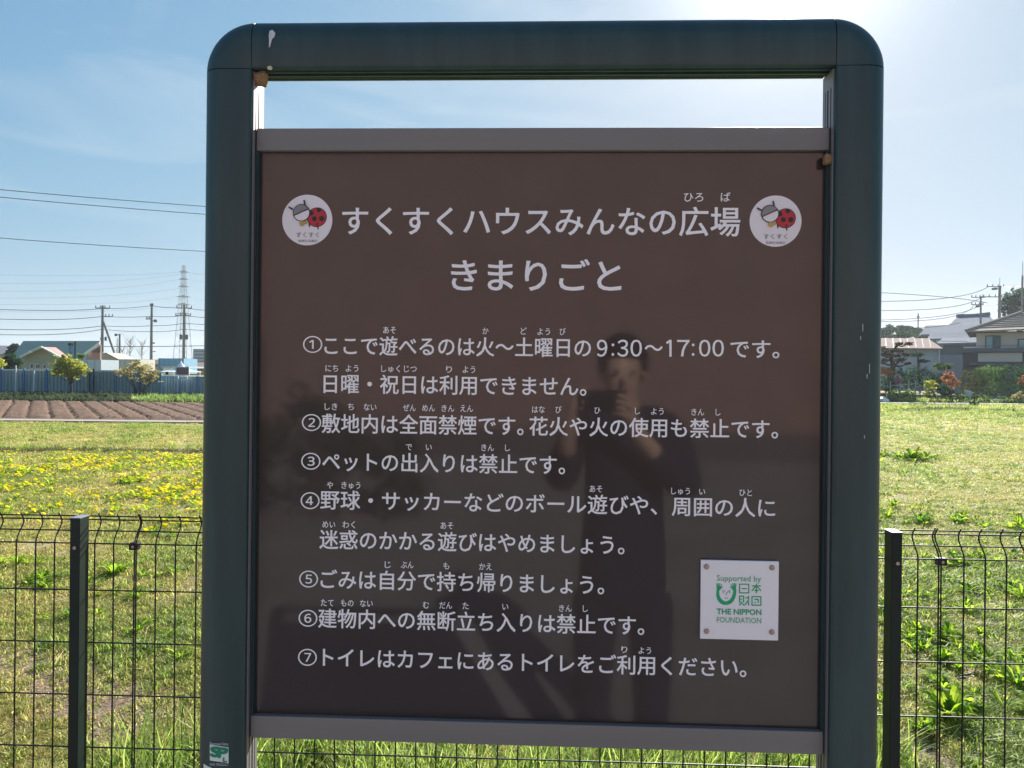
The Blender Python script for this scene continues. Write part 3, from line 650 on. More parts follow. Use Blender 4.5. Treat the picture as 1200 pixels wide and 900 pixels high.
for n_, y0, y1, s0 in ((21000, 1.9, 5, .95), (32000, 5, 11, 1.15), (30000, 11, 21.5, 1.5)):
    x, y = wedge(n_, y0, y1); keep = (bare(x, y) < (.14 if y0 < 4 else .26)+.3*rng.random(n_)) | (rng.random(n_) < .16); x, y = x[keep], y[keep]; z = zone(x, y)+rng.normal(0, .22, len(x))
    k = np.where(z < .34, rng.integers(0, 3, len(x)), np.where(z < .95, rng.integers(3, 6, len(x)), rng.integers(6, 9, len(x))))
    P.append(np.stack([x, y, gh(x, y)], 1)); idx.append(k); scl.append(s0*rng.uniform(.55, 1.25, len(x))*(.8+.35*np.clip(z, 0, 1.3)))
x, y = wedge(22000, 21.5, 44); keep = (x > 2)|(y < 21.5); x, y = x[keep], y[keep]; z = zone(x, y)+rng.normal(0, .2, len(x))
k = np.where(z < .35, rng.integers(0, 3, len(x)), np.where(z < .9, rng.integers(3, 6, len(x)), rng.integers(6, 9, len(x))))
P.append(np.stack([x, y, gh(x, y)], 1)); idx.append(k); scl.append(2.3*rng.uniform(.6, 1.3, len(x)))
scatter('grass', np.vstack(P), TU, np.concatenate(idx), np.concatenate(scl), 'short dry and green lawn grass covering the open ground beyond the mesh fence', 'grass', flat=.85)
# ruffled ridge of longer grass across the lawn
x = rng.uniform(-13, 1, 900); y = 14.6+.06*x+rng.normal(0, .10, 900)
scatter('rough_grass', np.stack([x, y, gh(x, y)], 1), [pm(blade_tuft(40, .07, .006, .07, .8, 70+i), leafmat('rough_grass_%d' % i, [(.06, .07, .02), (.11, .11, .03), (.2, .17, .07)], .3)) for i in range(2)], rng.integers(0, 2, 900), rng.uniform(.8, 1.7, 900), 'dark thin line of longer grass crossing the lawn at left', 'grass')
# tall grass at the foot of the fence
LT = [pm(blade_tuft(26, .30, .0075, .06, .75, 40+i, 4), g_grn) for i in range(3)]+[pm(blade_tuft(22, .22, .007, .06, .9, 50+i, 4), g_mix) for i in range(2)]
def strip(n_, xa, xb, ya, yb): return rng.uniform(xa, xb, n_), rng.uniform(ya, yb, n_)
xs_, ys_ = [], []
for n_, xa, xb, ya, yb in ((420, -1.05, 1.15, 2.15, 3.0), (60, -1.5, -1.0, 2.35, 3.0), (60, 1.25, 1.55, 2.35, 3.1), (30, 1.3, 1.5, 2.9, 3.5), (60, -.9, 1.0, 3.0, 3.3)):
    a, b = strip(n_, xa, xb, ya, yb); xs_.append(a); ys_.append(b)
x = np.concatenate(xs_); y = np.concatenate(ys_); kk = noise2(x, y, 4.5, 55) < .35; x, y = x[kk], y[kk]
scatter('tall_grass', np.stack([x, y, gh(x, y)], 1), LT, rng.choice(5, len(x), p=[.27, .27, .26, .1, .1]), rng.uniform(.6, 1.15, len(x)), 'tall bright green grass blades along the foot of the mesh fence', 'grass', tilt=.2)
# dandelions
def flower(seed):
    g = random.Random(seed); mb = MB(); n_ = 14
    for ring_, (r0, h0) in enumerate(((.021, .004), (.013, .008))):
        for i in range(n_):
            a = 6.283*i/n_+ring_*.2+g.uniform(-.05, .05); c, s = math.cos(a), math.sin(a); w_ = .0042; rr = r0*g.uniform(.85, 1.1); b = h0
            mb.add([(-s*w_*.4, c*w_*.4, b-.003), (s*w_*.4, -c*w_*.4, b-.003), (c*rr+s*w_/2, s*rr-c*w_/2, b), (c*rr-s*w_/2, s*rr+c*w_/2, b)], [(0, 1, 2, 3)])
    me = mb.mesh('flower'); me.transform(Matrix.Translation((0, 0, .05))); return me
FL = [pm(flower(i), g_yel) for i in range(3)]
x, y = wedge(9000, 2.6, 18, .1, 1.0); d = noise2(x, y, 1.25, 61)+.5*noise2(x, y, 3.4, 62)
lim = np.where((x < -.5) & (y > 7.3) & (y < 13.4), -.02, .74); lim = np.where((x < -.3) & (y < 7.3), .50, lim); lim = np.where(x > 0, 9, lim); k = (d > lim) | ((rng.random(len(x)) < .06) & (x < 0) & (y > 7.3) & (y < 14))
k = (k & (rng.random(len(x)) < .6)) | ((rng.random(len(x)) < .14) & (x < 0) & (y > 7) & (y < 13.6)); x, y = x[k], y[k]
x = np.repeat(x, 4)+rng.normal(0, .15, len(x)*4); y = np.repeat(y, 4)+rng.normal(0, .15, len(y)*4)
yk = y < 17.5; x, y = x[yk], y[yk]
scatter('dandelions', np.stack([x, y, gh(x, y)], 1), FL, rng.integers(0, 3, len(x)), rng.uniform(.8, 1.5, len(x)), 'yellow dandelion flowers scattered in patches over the lawn', 'flowers', tilt=.35)
RS = [pm(rosette(11, .11, .028, i, .35), g_leaf) for i in range(3)]
k = rng.random(len(x)) < .28
xx = np.concatenate([x[k], wedge(700, 2.5, 14)[0]]); yy = np.concatenate([y[k], np.zeros(0)]) if False else None
x2, y2 = wedge(1300, 2.5, 16); z2 = zone(x2, y2) > .75; x2, y2 = x2[z2], y2[z2]
xr_, yr_ = np.concatenate([x[k], x2]), np.concatenate([y[k], y2])
scatter('low_weeds', np.stack([xr_, yr_, gh(xr_, yr_)], 1), RS, rng.integers(0, 3, len(xr_)), rng.uniform(.6, 1.3, len(xr_)), 'low leafy weed rosettes dotted through the lawn', 'weeds')

x, y = wedge(2600, 2.4, 16); kk = noise2(x, y, 2.2, 77) > -.1; x, y = x[kk], y[kk]
scatter('dry_stalks', np.stack([x, y, gh(x, y)], 1), [pm(blade_tuft(7, .11, .0035, .05, 1.3, 95+i, 3), g_dry) for i in range(3)], rng.integers(0, 3, len(x)), rng.uniform(.6, 1.3, len(x)), 'thin dry straw stalks scattered through the lawn', 'straw', tilt=.5)

# single leafy weed clumps that stand out, each its own plant
weedm = [pm(rosette(22, .11, .026, 90, .45), g_leaf), pm(rosette(24, .095, .028, 91, .5, False), g_leaf), pm(blade_tuft(60, .09, .011, .10, 1.1, 92, 3), g_grn), pm(rosette(16, .12, .022, 93, .35), g_leaf)]
def weed(px, py, s, k, label):
    d = ray(px, py); t_ = CH/(-d.z); p_ = Vector((0, 0, CH))+d*t_
    z_ = float(gh(np.array([p_.x]), np.array([p_.y]))[0])
    o = empty('weed_clump', (p_.x, p_.y, z_), label, 'weed', 'leafy weed clumps on the lawn', rz=random.uniform(-.3, .3))
    for j in range(16):
        c_ = bpy.data.objects.new('leaf_rosette', weedm[k if j < 5 else random.randrange(4)]); C.objects.link(c_); c_.parent = o; sc_ = s*random.uniform(.35, .95)*(1 if j < 4 else .7); c_.scale = (sc_, sc_, sc_*random.uniform(.7, 1.3)); a = random.random()*6.28; d_ = s*(.04+.035*j**.75)*random.uniform(.6, 1.2)*(0 if j == 0 else 1); c_.location = (d_*math.cos(a)*1.5, d_*math.sin(a)*.8, 0); c_.rotation_euler = (random.uniform(-.25, .25), random.uniform(-.25, .25), random.random()*6)
for a in ((1080, 612, 1.15, 0, 'big bright leafy weed just above the right fence post'), (1048, 538, 1.2, 1, 'dark leafy weed close to the right side of the frame, upper of two'), (1070, 540, 1.5, 1, 'wide dark green weed clump in the mid lawn right of the frame'),
          (1185, 620, 1.1, 0, 'light green weed clump crossing the fence top at the right picture edge'), (1150, 838, .85, 1, 'round broad-leaved weed low between the fence wires at right'), (1192, 810, .9, 0, 'feathery weed at the right picture edge near the bottom'),
          (1140, 770, .75, 0, 'leafy weed row behind the third wire cell right of the post'), (1186, 772, .8, 1, 'leafy green weed at the right picture edge in mid fence'), (1120, 662, .7, 1, 'small weed just right of the wire fence joint'), (1160, 700, .8, 0, 'spreading weed seen through the wires right of the joint'),
          (1100, 700, .6, 0, 'small weed tuft left of the right fence joint'), (1110, 596, .9, 2, 'small tuft beside the big weed above the right post'), (1045, 640, .5, 2, 'tiny tuft between the board frame and the right fence post'),
          (32, 686, .8, 1, 'flowering green weed left of the left fence post'), (20, 664, .6, 0, 'dark weed near the left picture edge above the second wire row'), (160, 700, .5, 0, 'small weed right of the left fence joint'), (60, 728, .5, 0, 'low weed under the flowers beside the left post'), (140, 672, .8, 0, 'greyish weed right of the left post under the top wires'),
          (1040, 720, .6, 0, 'bright tuft squeezed between the frame and the right fence post, lower one'), (1100, 742, .7, 1, 'pale weed under the wire joint right of the post'), (1130, 715, .6, 0, 'leafy weed two cells right of the right post'), (1178, 742, .55, 2, 'grassy tuft near the right edge in the fourth row'), (1062, 805, .5, 2, 'low tuft at the foot of the right fence post'), (1120, 640, .5, 0, 'little weed right under the top wires beside the joint'), (1165, 655, .7, 0, 'weed near the right edge under the top wires'), (1190, 690, .6, 1, 'weed cut by the right edge in the second row')):
    weed(a[0], a[1], a[2]*1.8, *a[3:])
m_twig = mat('dead_twig', (.4, .3, .2), (.3, .22, .14), rough=.8)
for px, py, ang in ((28, 862, .9), (172, 748, 1.9)):
    d = ray(px, py); p_ = Vector((0, 0, CH))+d*(CH/(-d.z)); 
    o = MB().tube([(-.09*math.cos(ang), -.09*math.sin(ang), .02), (0, 0, .045), (.1*math.cos(ang), .1*math.sin(ang), .03)], .003, 5, .0015).build('twig', m_twig, None, loc=(p_.x, p_.y, 0.01)); tag(o, 'thin dry twig lying on the lawn '+('in the lower left corner' if px < 100 else 'right of the left fence joint'), 'twig')
HAZE = .00035
# ================================================================= BACKGROUND
def X_(px, Y): return gx(px, Y)
def Z_(px, py, Y): return CH-(py-HZ-ROLL*(px-600))*Y/F
def pbox(name, m, px0, px1, pt, pb, Y, dep, parent=None, bevel=0):   # box whose front face covers these photo pixels at depth Y
    pm_ = (px0+px1)/2
    return box(name, m, X_(px0, Y), X_(px1, Y), Y, Y+dep, Z_(pm_, pb, Y), Z_(pm_, pt, Y), parent, bevel)
def root(name, px, Y, label, cat, group=None): return empty(name, (0, 0, 0), label, cat, group)
def reroot(o, x, y, z=0):                                   # move a thing's origin to its base, children stay where they stand
    for c in o.children:
        c.location = c.location-Vector((x, y, z))
    o.location = (x, y, z)
# ---- hoardings
m_hoA = mat('hoarding_steel', (.19, .29, .31), (.25, .35, .36), rough=.5, scale=.5, stretch=(1, 1, .3))
m_hoB = mat('hoarding_pale', (.30, .40, .46), (.34, .44, .50), rough=.5, scale=.5)
m_blue = mat('blue_post', (.03, .16, .36), (.04, .2, .42), rough=.5)
m_whp = mat('white_paint', (.74, .76, .78), (.66, .68, .70), rough=.5)
def hoarding(px0, px1, pitch, Y, pt, pb, m, mp, label, zb):
    h = root('site_hoarding', px0, Y, label, 'hoarding', None)
    zt = Z_(100, pt, Y); x0, x1 = X_(px0, Y), X_(px1, Y); n_ = round((x1-x0)/pitch); pw_ = (x1-x0)/n_
    mb = MB(); K = 6; w_ = (pw_-.07)/K
    for i in range(K):
        a = i*w_; mb.add([(a, 0, 0), (a+w_*.45, 0, 0), (a+w_*.55, .05, 0), (a+w_*.9, .05, 0), (a+w_, 0, 0), (a, 0, zt-zb), (a+w_*.45, 0, zt-zb), (a+w_*.55, .05, zt-zb), (a+w_*.9, .05, zt-zb), (a+w_, 0, zt-zb)], [(0, 1, 6, 5), (1, 2, 7, 6), (2, 3, 8, 7), (3, 4, 9, 8)])
    me = mb.mesh('panel'); me.materials.append(m)
    pme = MB().box(-.035, .035, -.06, .06, 0, zt-zb+.05).mesh('post'); pme.materials.append(mp)
    h.location = (x0, Y, zb)
    for i in range(n_):
        o = bpy.data.objects.new('panel', me); C.objects.link(o); o.parent = h; o.location = (i*pw_+.035, 0, 0)
        o = bpy.data.objects.new('post', pme); C.objects.link(o); o.parent = h; o.location = (i*pw_, 0, 0)
    MB().box(0, x1-x0, -.03, -.062+.03, zt-zb-.06, zt-zb-.002).build('top_rail', mp if m is m_hoB else m_whp, h)
    return h
hoarding(-160, 190, 1.27, 41.0, 433.5, 461, m_hoA, m_blue, 'long teal blue steel site hoarding with dark blue posts behind the ploughed field', 0.0)
hoarding(190.5, 560, 1.0, 41.6, 439.8, 463, m_hoB, mat('mid_blue_post', (.12, .28, .48), rough=.5), 'lower pale blue-grey site hoarding right of the two shrubs', 0.0)
for px, pt, pb in ((18.5, 428, 457), (40, 434, 459), (105, 436, 458), (110, 432, 459)):
    d_ = px > 100; x = X_(px, 40.6)
    o = MB().tube([(0, 0, 0), (0, 0, Z_(px, pt, 40.6))], .035, 6).build('stake', m_gap if d_ else m_whp, None, loc=(x, 40.6, 0))
    tag(o, {18.5: 'white upright stake leaning on the teal hoarding at the far left', 40: 'second white upright stake in front of the teal hoarding', 105: 'dark upright stake between the shrubs, left one of a pair', 110: 'taller dark upright stake between the two shrubs'}[px], 'post')
# ---- trees and bushes
def tree(name, label, cat, base, trunk, blobs, n_, size, m, mt=None, seed=1, shell=.45, limbs=True, group=None, up=.3):
    o = empty(name, base, label, cat, group); B = Vector(base)
    if trunk:
        mb = MB(); top = Vector(trunk[0])-B
        mb.tube([(0, 0, 0), tuple(top*.5+Vector((.02, 0, 0))), tuple(top)], trunk[1], 7, trunk[1]*.6)
        if limbs:
            for b in blobs:
                c = Vector(b[:3])-B; mid = top*.8+(c-top*.8)*.5+Vector((0, 0, -.06*abs(c.x-top.x)))
                mb.tube([tuple(top*.8), tuple(mid), tuple(c)], trunk[1]*.5, 5, trunk[1]*.15)
        mb.build('trunk', mt or m_wood, o, smooth=True)
    me = leaves([(b[0]-B.x, b[1]-B.y, b[2]-B.z, *b[3:]) for b in blobs], n_, size, shell, seed, up); link('crown', me, m, o)
    return o
def eb(px, py, Y, rx, ry, dep=None):                        # ellipsoid given in photo pixels
    k = Y/F; return (X_(px, Y), Y, Z_(px, py, Y), rx*k, (dep if dep is not None else (rx+ry)/2)*k, ry*k)
lf = lambda nm, a, b, tr=.3: mat(nm, a, b, rough=.85, island=.75, trans=tr, scale=3, spec=.06)
l_yel = lf('shrub_yellow', (.22, .25, .05), (.48, .48, .12), .5); l_tan = lf('shrub_tan', (.26, .24, .11), (.44, .39, .20), .5)
l_dk = lf('dark_foliage', (.018, .05, .028), (.05, .11, .045), .35); l_md = lf('mid_foliage', (.04, .09, .03), (.12, .19, .06), .45)
l_ol = lf('olive_foliage', (.07, .085, .03), (.12, .13, .05), .3); l_or = lf('orange_foliage', (.28, .15, .07), (.50, .24, .12), .4)
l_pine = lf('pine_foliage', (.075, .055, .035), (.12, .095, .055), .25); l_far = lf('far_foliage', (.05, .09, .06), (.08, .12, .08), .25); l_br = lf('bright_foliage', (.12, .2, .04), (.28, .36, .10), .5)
def shrub(name, label, px, pb, Y, blobs, n_, size, m, trunk_top=None, tr=.05, seed=1, cat='shrub', limbs=True, group=None, shell=.45):
    base = (X_(px, Y), Y, 0)
    return tree(name, label, cat, base, ((X_(trunk_top[0], Y), Y, Z_(px, trunk_top[1], Y)), tr) if trunk_top else None, blobs, n_, size, m, seed=seed, limbs=limbs, group=group, shell=shell)
shrub('shrub', 'yellow-green flowering shrub with a bent trunk in front of the teal hoarding', 84, 461, 38.5, [eb(84, 430, 38.5, 17, 11), eb(72, 428, 38.5, 12, 9), eb(75, 421, 38.5, 9, 7), eb(95, 434, 38.5, 10, 7), eb(66, 436, 38.5, 9, 5), eb(86, 438, 38.5, 14, 6)], 5200, .055, l_yel, (83, 446), .07, 3, limbs=True, shell=.3)
o = empty('shrub', (X_(164, 38.2), 38.2, 0), 'sparse tan shrub with many fanning bare stems, right of the yellow-green one', 'shrub')
mb = MB(); rr = random.Random(4)
for i in range(26):
    a = rr.uniform(-.85, .85); h = rr.uniform(1.0, 1.75); x1 = a*h*.85; y1 = rr.uniform(-.4, .4)
    mb.tube([(a*.1, y1*.1, 0), (x1*.4, y1*.5, h*.5), (x1, y1, h)], .018, 4, .005)
mb.build('stem', m_wood, o)
me = leaves([(b[0]-o.location.x, 0, b[2], *b[3:]) for b in [eb(150, 436, 38.2, 11, 8), eb(166, 432, 38.2, 14, 9), eb(180, 438, 38.2, 9, 8), eb(160, 426, 38.2, 9, 5), eb(137, 436, 38.2, 6, 4), eb(172, 444, 38.2, 16, 6)]], 3400, .045, .2, 9); link('crown', me, l_tan, o)
shrub('tree', 'dark round evergreen tree behind the teal hoarding at far left', 12, 440, 55, [eb(13, 424, 55, 11, 9), eb(8, 430, 55, 8, 7)], 2200, .12, l_dk, (12, 436), .12, 5, 'tree')
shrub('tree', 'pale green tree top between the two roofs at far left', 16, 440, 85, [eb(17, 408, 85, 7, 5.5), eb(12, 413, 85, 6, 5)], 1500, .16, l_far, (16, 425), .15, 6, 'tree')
shrub('shrub', 'yellow-green bush cut by the left picture edge above the hoarding', 0, 440, 50, [eb(0, 424, 50, 7, 6), eb(-8, 430, 50, 10, 7)], 1500, .09, l_yel, (0, 434), .06, 7)
shrub('shrub', 'small pale green bush below the right gable of the green-roofed house', 95, 430, 58, [eb(95, 417.5, 58, 4.5, 2.6)], 600, .09, l_br, (95, 424), .05, 8)
for k_, (px, a, b) in enumerate(((152, 396, 12), (166, 399, 10), (143, 410, 7))):
    Y = 130; o = empty('bare_tree', (X_(px, Y), Y, 0), ('tall', 'lower', 'smallest')[k_]+' pale bare tree on the skyline between the utility poles', 'tree', 'bare trees on the skyline')
    mb = MB(); r_ = random.Random(k_); zt = Z_(px, a, Y)
    mb.tube([(0, 0, 0), (0, 0, zt)], .12, 5, .03)
    for i in range(26):
        z0 = zt*r_.uniform(.5, .95); an = r_.random()*6.28; L_ = r_.uniform(.8, 2.0); mb.tube([(0, 0, z0), (math.cos(an)*L_*.5, math.sin(an)*L_*.5, z0+L_*.6), (math.cos(an)*L_*.7, math.sin(an)*L_*.7, z0+L_*1.0)], .035, 3, .01)
    mb.build('branch_crown', mat('pale_bark', (.3, .28, .25), rough=.9), o)
# ---- left buildings
m_teal = mat('teal_roof', (.045, .11, .125), (.055, .125, .14), rough=.95, spec=.05, scale=2, stretch=(.3, 4, 4), bump=.2)
m_pink = mat('pink_roof', (.30, .19, .18), (.36, .24, .22), rough=.95, spec=.05, scale=2)
m_cream = mat('cream_wall', (.27, .31, .26), (.31, .35, .30), rough=.85, scale=1)
m_glass = mat('window_glass', (.05, .08, .10), (.07, .1, .12), rough=.08, scale=1)
m_beige = mat('beige_wall', (.42, .37, .32), (.46, .41, .36), rough=.85, scale=1)
m_dkw = mat('dark_cladding', (.09, .085, .09), (.11, .10, .105), rough=.8, scale=1)
m_grw = mat('grey_wall', (.42, .44, .48), (.48, .50, .54), rough=.8, scale=1)
def slab(m, name, parent, pts, th):                         # roof plane from four corners, given thickness
    P_ = [Vector(p) for p in pts]; n_ = (P_[1]-P_[0]).cross(P_[-1]-P_[0]).normalized()
    if n_.z < 0: n_ = -n_
    v = P_+[p-n_*th for p in P_]; k = len(P_)
    mb = MB(); mb.add([tuple(p) for p in v], [tuple(range(k)), tuple(range(2*k-1, k-1, -1))]+[(i, i+k, (i+1) % k+k, (i+1) % k) for i in range(k)])
    return mb.build(name, m, parent)
def W3(px, py, Y): return (X_(px, Y), Y, Z_(px, py, Y))
h = root('house', 70, 75, 'long low house with a dark teal roof and white barge board behind the hoarding', 'house')
pbox('wall', m_cream, 20, 116, 421, 437, 75.5, 8, h)
slab(m_teal, 'roof', h, [W3(27, 399.5, 80), W3(117, 399.5, 80), W3(112, 423, 74), W3(9, 424, 74)], .15)
slab(m_teal, 'roof', h, [W3(117, 399.5, 80), W3(27, 399.5, 80), W3(10, 423, 88), W3(118, 423, 88)], .15)
slab(m_whp, 'barge_board', h, [W3(117, 400.5, 73.6), W3(117, 403.6, 73.6), W3(100.5, 415.8, 73.6), W3(98.5, 414, 73.6)], .12)
MB().poly([(X_(a, 73.9), Z_(110, b, 73.9)) for a, b in ((117, 404), (117, 424), (103, 424), (103, 414.5))], 73.9, 74.2).build('gable_wall', m_pink, h)
MB().poly([(X_(a, 73.7), Z_(110, b, 73.7)) for a, b in ((117, 405), (117, 413), (105, 413))], 73.7, 73.85).build('gable_vent', m_dkw, h)
pbox('flue', m_blue, 80, 83.4, 403, 415, 72.6, .2, h); pbox('flue_cap', m_gap, 79.4, 83.2, 402, 405, 72.5, .35, h); pbox('drain_pipe', m_gap, 86.8, 88.2, 400, 420, 73, .08, h)
reroot(h, X_(70, 78), 78)
h = root('house', 47, 60, 'small cream cottage with a pale gable edge and pink roof behind the hoarding', 'house')
MB().poly([(X_(a, 61), Z_(47, b, 61)) for a, b in ((26, 440), (68, 440), (68, 419), (47, 408.5), (26, 418))], 61, 61.5).build('wall', m_cream, h)
slab(m_pink, 'roof', h, [W3(47, 406.5, 60.4), W3(65, 407, 67), W3(84, 421, 67), W3(72, 419.8, 60.4)], .1)
slab(m_pink, 'roof', h, [W3(65, 407, 67), W3(47, 406.5, 60.4), W3(22.5, 418.2, 60.4), W3(38, 418, 67)], .1)
for a in (((46.4, 405.6), (47.6, 405.6), (73, 419), (71.8, 421)), ((46.4, 405.6), (47.6, 407.4), (23.5, 419.6), (22.5, 417.6))):
    MB().poly([(X_(p, 60.2), Z_(47, q_, 60.2)) for p, q_ in a], 60.15, 60.35).build('barge_board', mat('pale_blue_trim', (.5, .62, .66), rough=.6), h)
for a, b, c, d in ((35, 39, 426, 432), (41, 47, 426.5, 432), (50, 54, 427, 432)): 
    f_ = pbox('window', m_whp, a, b, c, d, 60.9, .08, h); pbox('pane', m_glass, a+.6, b-.6, c+.6, d-.6, 60.86, .05, f_)
pbox('lamp', mat('lamp_white', (.8, .8, .8), rough=.3), 33.6, 36.2, 411, 413, 60.0, .2, h)
reroot(h, X_(47, 62), 62)
h = root('house', -5, 95, 'grey roofed house cut by the left picture edge', 'house')
pbox('wall', m_grw, -40, 6, 414, 432, 95, 8, h); slab(mat('slate_grey', (.2, .2, .24), rough=.7), 'roof', h, [W3(-40, 404.5, 99), W3(8.5, 405, 99), W3(6, 415, 94), W3(-42, 415, 94)], .2); reroot(h, X_(-15, 98), 98)
def container(label, px0, px1, pt, pb, Y, m, ribs=6, name='container', cat='container'):
    h = root(name, px0, Y, label, cat); pbox('body', m, px0, px1, pt, pb, Y, 2.4, h)
    for i in range(ribs+1):
        p_ = px0+(px1-px0)*i/ribs; pbox('rib', m, p_-.35, p_+.35, pt+.3, pb, Y-.07, .066, h)
    reroot(h, X_((px0+px1)/2, Y), Y+1); return h
m_cblue = mat('container_blue', (.16, .34, .52), (.2, .4, .58), rough=.5, scale=1); m_cbei = mat('container_beige', (.42, .42, .38), (.48, .47, .43), rough=.6, scale=1)
container('blue ribbed site cabin above the hoarding left of the white tent', 185.5, 215, 420, 438, 55, m_cblue, 5)
container('grey-beige ribbed container between two utility poles', 139, 164, 421, 437, 57, m_cbei, 4)
container('white and pale blue cabin right of the yellow-green shrub', 93, 118, 421.5, 438, 52, mat('cabin_white', (.34, .42, .48), (.40, .46, .52), rough=.5), 3)
h = root('house', 129, 60, 'beige house end with a sloping top just right of the braced pole', 'house')
MB().poly([(X_(a, 60), Z_(130, b, 60)) for a, b in ((119, 438), (119, 413), (124, 414), (138, 421), (138, 438))], 60, 63).build('wall', m_beige, h)
slab(mat('roof_tan', (.25, .2, .16), rough=.8), 'roof', h, [W3(123.5, 413, 59.8), W3(123.5, 413, 63.2), W3(139, 421, 63.2), W3(139, 421, 59.8)], .08); reroot(h, X_(128, 61), 61)
h = root('house', 174, 66, 'brown roofed low house behind the tan shrub', 'house'); pbox('wall', m_beige, 162, 188, 426, 438, 66, 4, h)
slab(mat('brown_roof', (.16, .12, .08), rough=.8), 'roof', h, [W3(166, 421, 68), W3(186, 421.5, 68), W3(189, 427, 65.5), W3(160, 427, 65.5)], .1); reroot(h, X_(174, 68), 68)
# white tent
Y = 47; o = empty('event_tent', (X_(212, Y), Y, 0), 'white peaked tent roof with a swooping edge beside the brown sign', 'tent')
mb = MB(); prof = [(0, 422.5), (1.5, 426), (4, 429), (8, 431.8), (13, 434), (24, 435.8)]; rings_ = []
for dx, py in prof:
    z = Z_(213, py, Y); a = dx*Y/F
    rings_.append([(math.cos(t)*a, math.sin(t)*a, z) for t in [2*math.pi*i/8+math.pi/8 for i in range(8)]] if dx else [(math.cos(t)*.02, math.sin(t)*.02, z) for t in [2*math.pi*i/8+math.pi/8 for i in range(8)]])
sweep(rings_).build('canopy', m_whp, o)
for sx in (-1, 1):
    for sy in (-1, 1): MB().tube([(sx*.85, sy*.85, 0), (sx*.85, sy*.85, Z_(213, 434.5, Y))], .03, 6).build('leg', m_whp, o)
pbx = Y
o = root('sign_board', 213, 41.2, 'brown sign with a white border fixed above the pale hoarding', 'sign')
pbox('board', m_whp, 205.5, 221.5, 429.6, 440.2, 41.25, .06, o); pbox('face', mat('sign_brown', (.20, .12, .14), (.22, .14, .15), rough=.5), 206.8, 220, 430.8, 438.8, 41.2, .045, o); pbox('leg', m_whp, 208, 208.8, 440, 462, 41.32, .06, o); pbox('leg', m_whp, 219, 219.8, 440, 462, 41.32, .06, o); reroot(o, X_(213, 41.3), 41.3)
h = root('shed', 198, 50, 'low white shed with a dark opening above the pale hoarding', 'shed'); pbox('wall', m_whp, 191, 206, 431, 441, 50, 2, h); pbox('opening', m_gap, 194, 197, 435.5, 439, 49.96, .03, h); pbox('roof', m_grw, 190, 221, 429.3, 431, 49.8, 2.6, h); reroot(h, X_(198, 51), 51)
h = root('office_block', 236, 230, 'hazy blue-grey office block on the skyline beside the frame', 'building'); pbox('wall', mat('far_block', (.22, .30, .40), (.25, .33, .42), rough=.7), 226, 262, 409, 432, 230, 20, h)
for j in range(4): pbox('window', m_glass, 227.5, 261, 411+j*4, 412.6+j*4, 229.8, .1, h)
reroot(h, X_(240, 235), 235)
h = root('house', 230, 64, 'grey-brown roofed house behind the white tent', 'house'); pbox('wall', m_beige, 216, 262, 431, 440, 64, 5, h)
slab(mat('grey_brown_roof', (.20, .17, .155), rough=.8), 'roof', h, [W3(222, 424.5, 67), W3(262, 424.5, 67), W3(266, 432, 63), W3(214, 432, 63)], .12)
reroot(h, X_(232, 66), 66)
# ---- utility poles
m_pole = mat('concrete_pole', (.20, .19, .185), (.25, .24, .23), rough=.85); m_ins = mat('pole_hardware', (.09, .09, .10), (.12, .12, .13), rough=.5)
def upole(label, px, pt, Y, arms=(), boxes=(), r=.17, lean=0, name='utility_pole', spike=0):
    zt = Z_(px, pt, Y); o = empty(name, (X_(px, Y), Y, 0), label, 'utility pole'); mb = MB().tube([(0, 0, 0), (lean, 0, zt)], r*1.25, 8, r*.8).build('pole', m_pole, o, smooth=True)
    for py, a, b in arms:
        z = Z_(px, py, Y); k = Y/F; c = MB().box(a*k, b*k, -.06, .06, z-.05, z+.05).build('crossarm', m_ins, o)
        mb = MB()
        for i in range(4): x = (a+.4+(b-a-.8)*i/3)*k; mb.tube([(x, 0, z+.05), (x, 0, z+.32)], .055, 5)
        mb.build('insulators', m_ins, c)
    for py, dx, rw, rh in boxes:
        z = Z_(px, py, Y); k = Y/F; MB().tube([(dx*k, 0, z-rh*k), (dx*k, 0, z+rh*k)], rw*k, 10).build('transformer', mat('transformer_grey', (.14, .17, .22), rough=.5), o, bevel=.03)
        MB().box(min(dx*k, 0), max(dx*k, 0), -.04, .04, z-.04, z+.04).build('bracket', m_ins, o)
    if spike: MB().tube([(lean, 0, zt), (lean, 0, zt+spike)], .03, 5).build('lightning_rod', m_ins, o)
    return o
po = upole('tall utility pole with a slanting brace left of the bare trees', 119.5, 358, 92, [(361, -8.5, 8.5), (371, -1, 12)], [(397, 4, 1.3, 2.4), (397, -1.6, .8, 1.6)])
k = 92/F; MB().tube([(1.2*k, 0, Z_(119, 377, 92)), (17*k, 0, Z_(136, 421, 92))], .13, 6).build('brace', m_pole, po)
upole('short utility pole with a lamp box beside the braced pole', 139.8, 391, 92, [], [(392.5, -4.3, 1.6, 1.4)], r=.13)
upole('slim dark street lamp post left of the short pole', 137.0, 396, 92, [], [], r=.05, name='lamp_post')
upole('tall straight utility pole in the middle between the braced pole and the pylon', 177, 357.5, 96, [(358.5, -2, 2), (374, -6.5, 0)], [(376, 4.5, 2.0, 1.6), (402, 3, 1.2, .9), (412, 4, .9, .7)], r=.17)
upole('utility pole with twin transformers standing before the steel pylon', 215, 357, 90, [(361, -9, 9), (370, -10, 8)], [(395, -3.4, 1.7, 2.9), (395, 3.4, 1.7, 2.9)], r=.16)
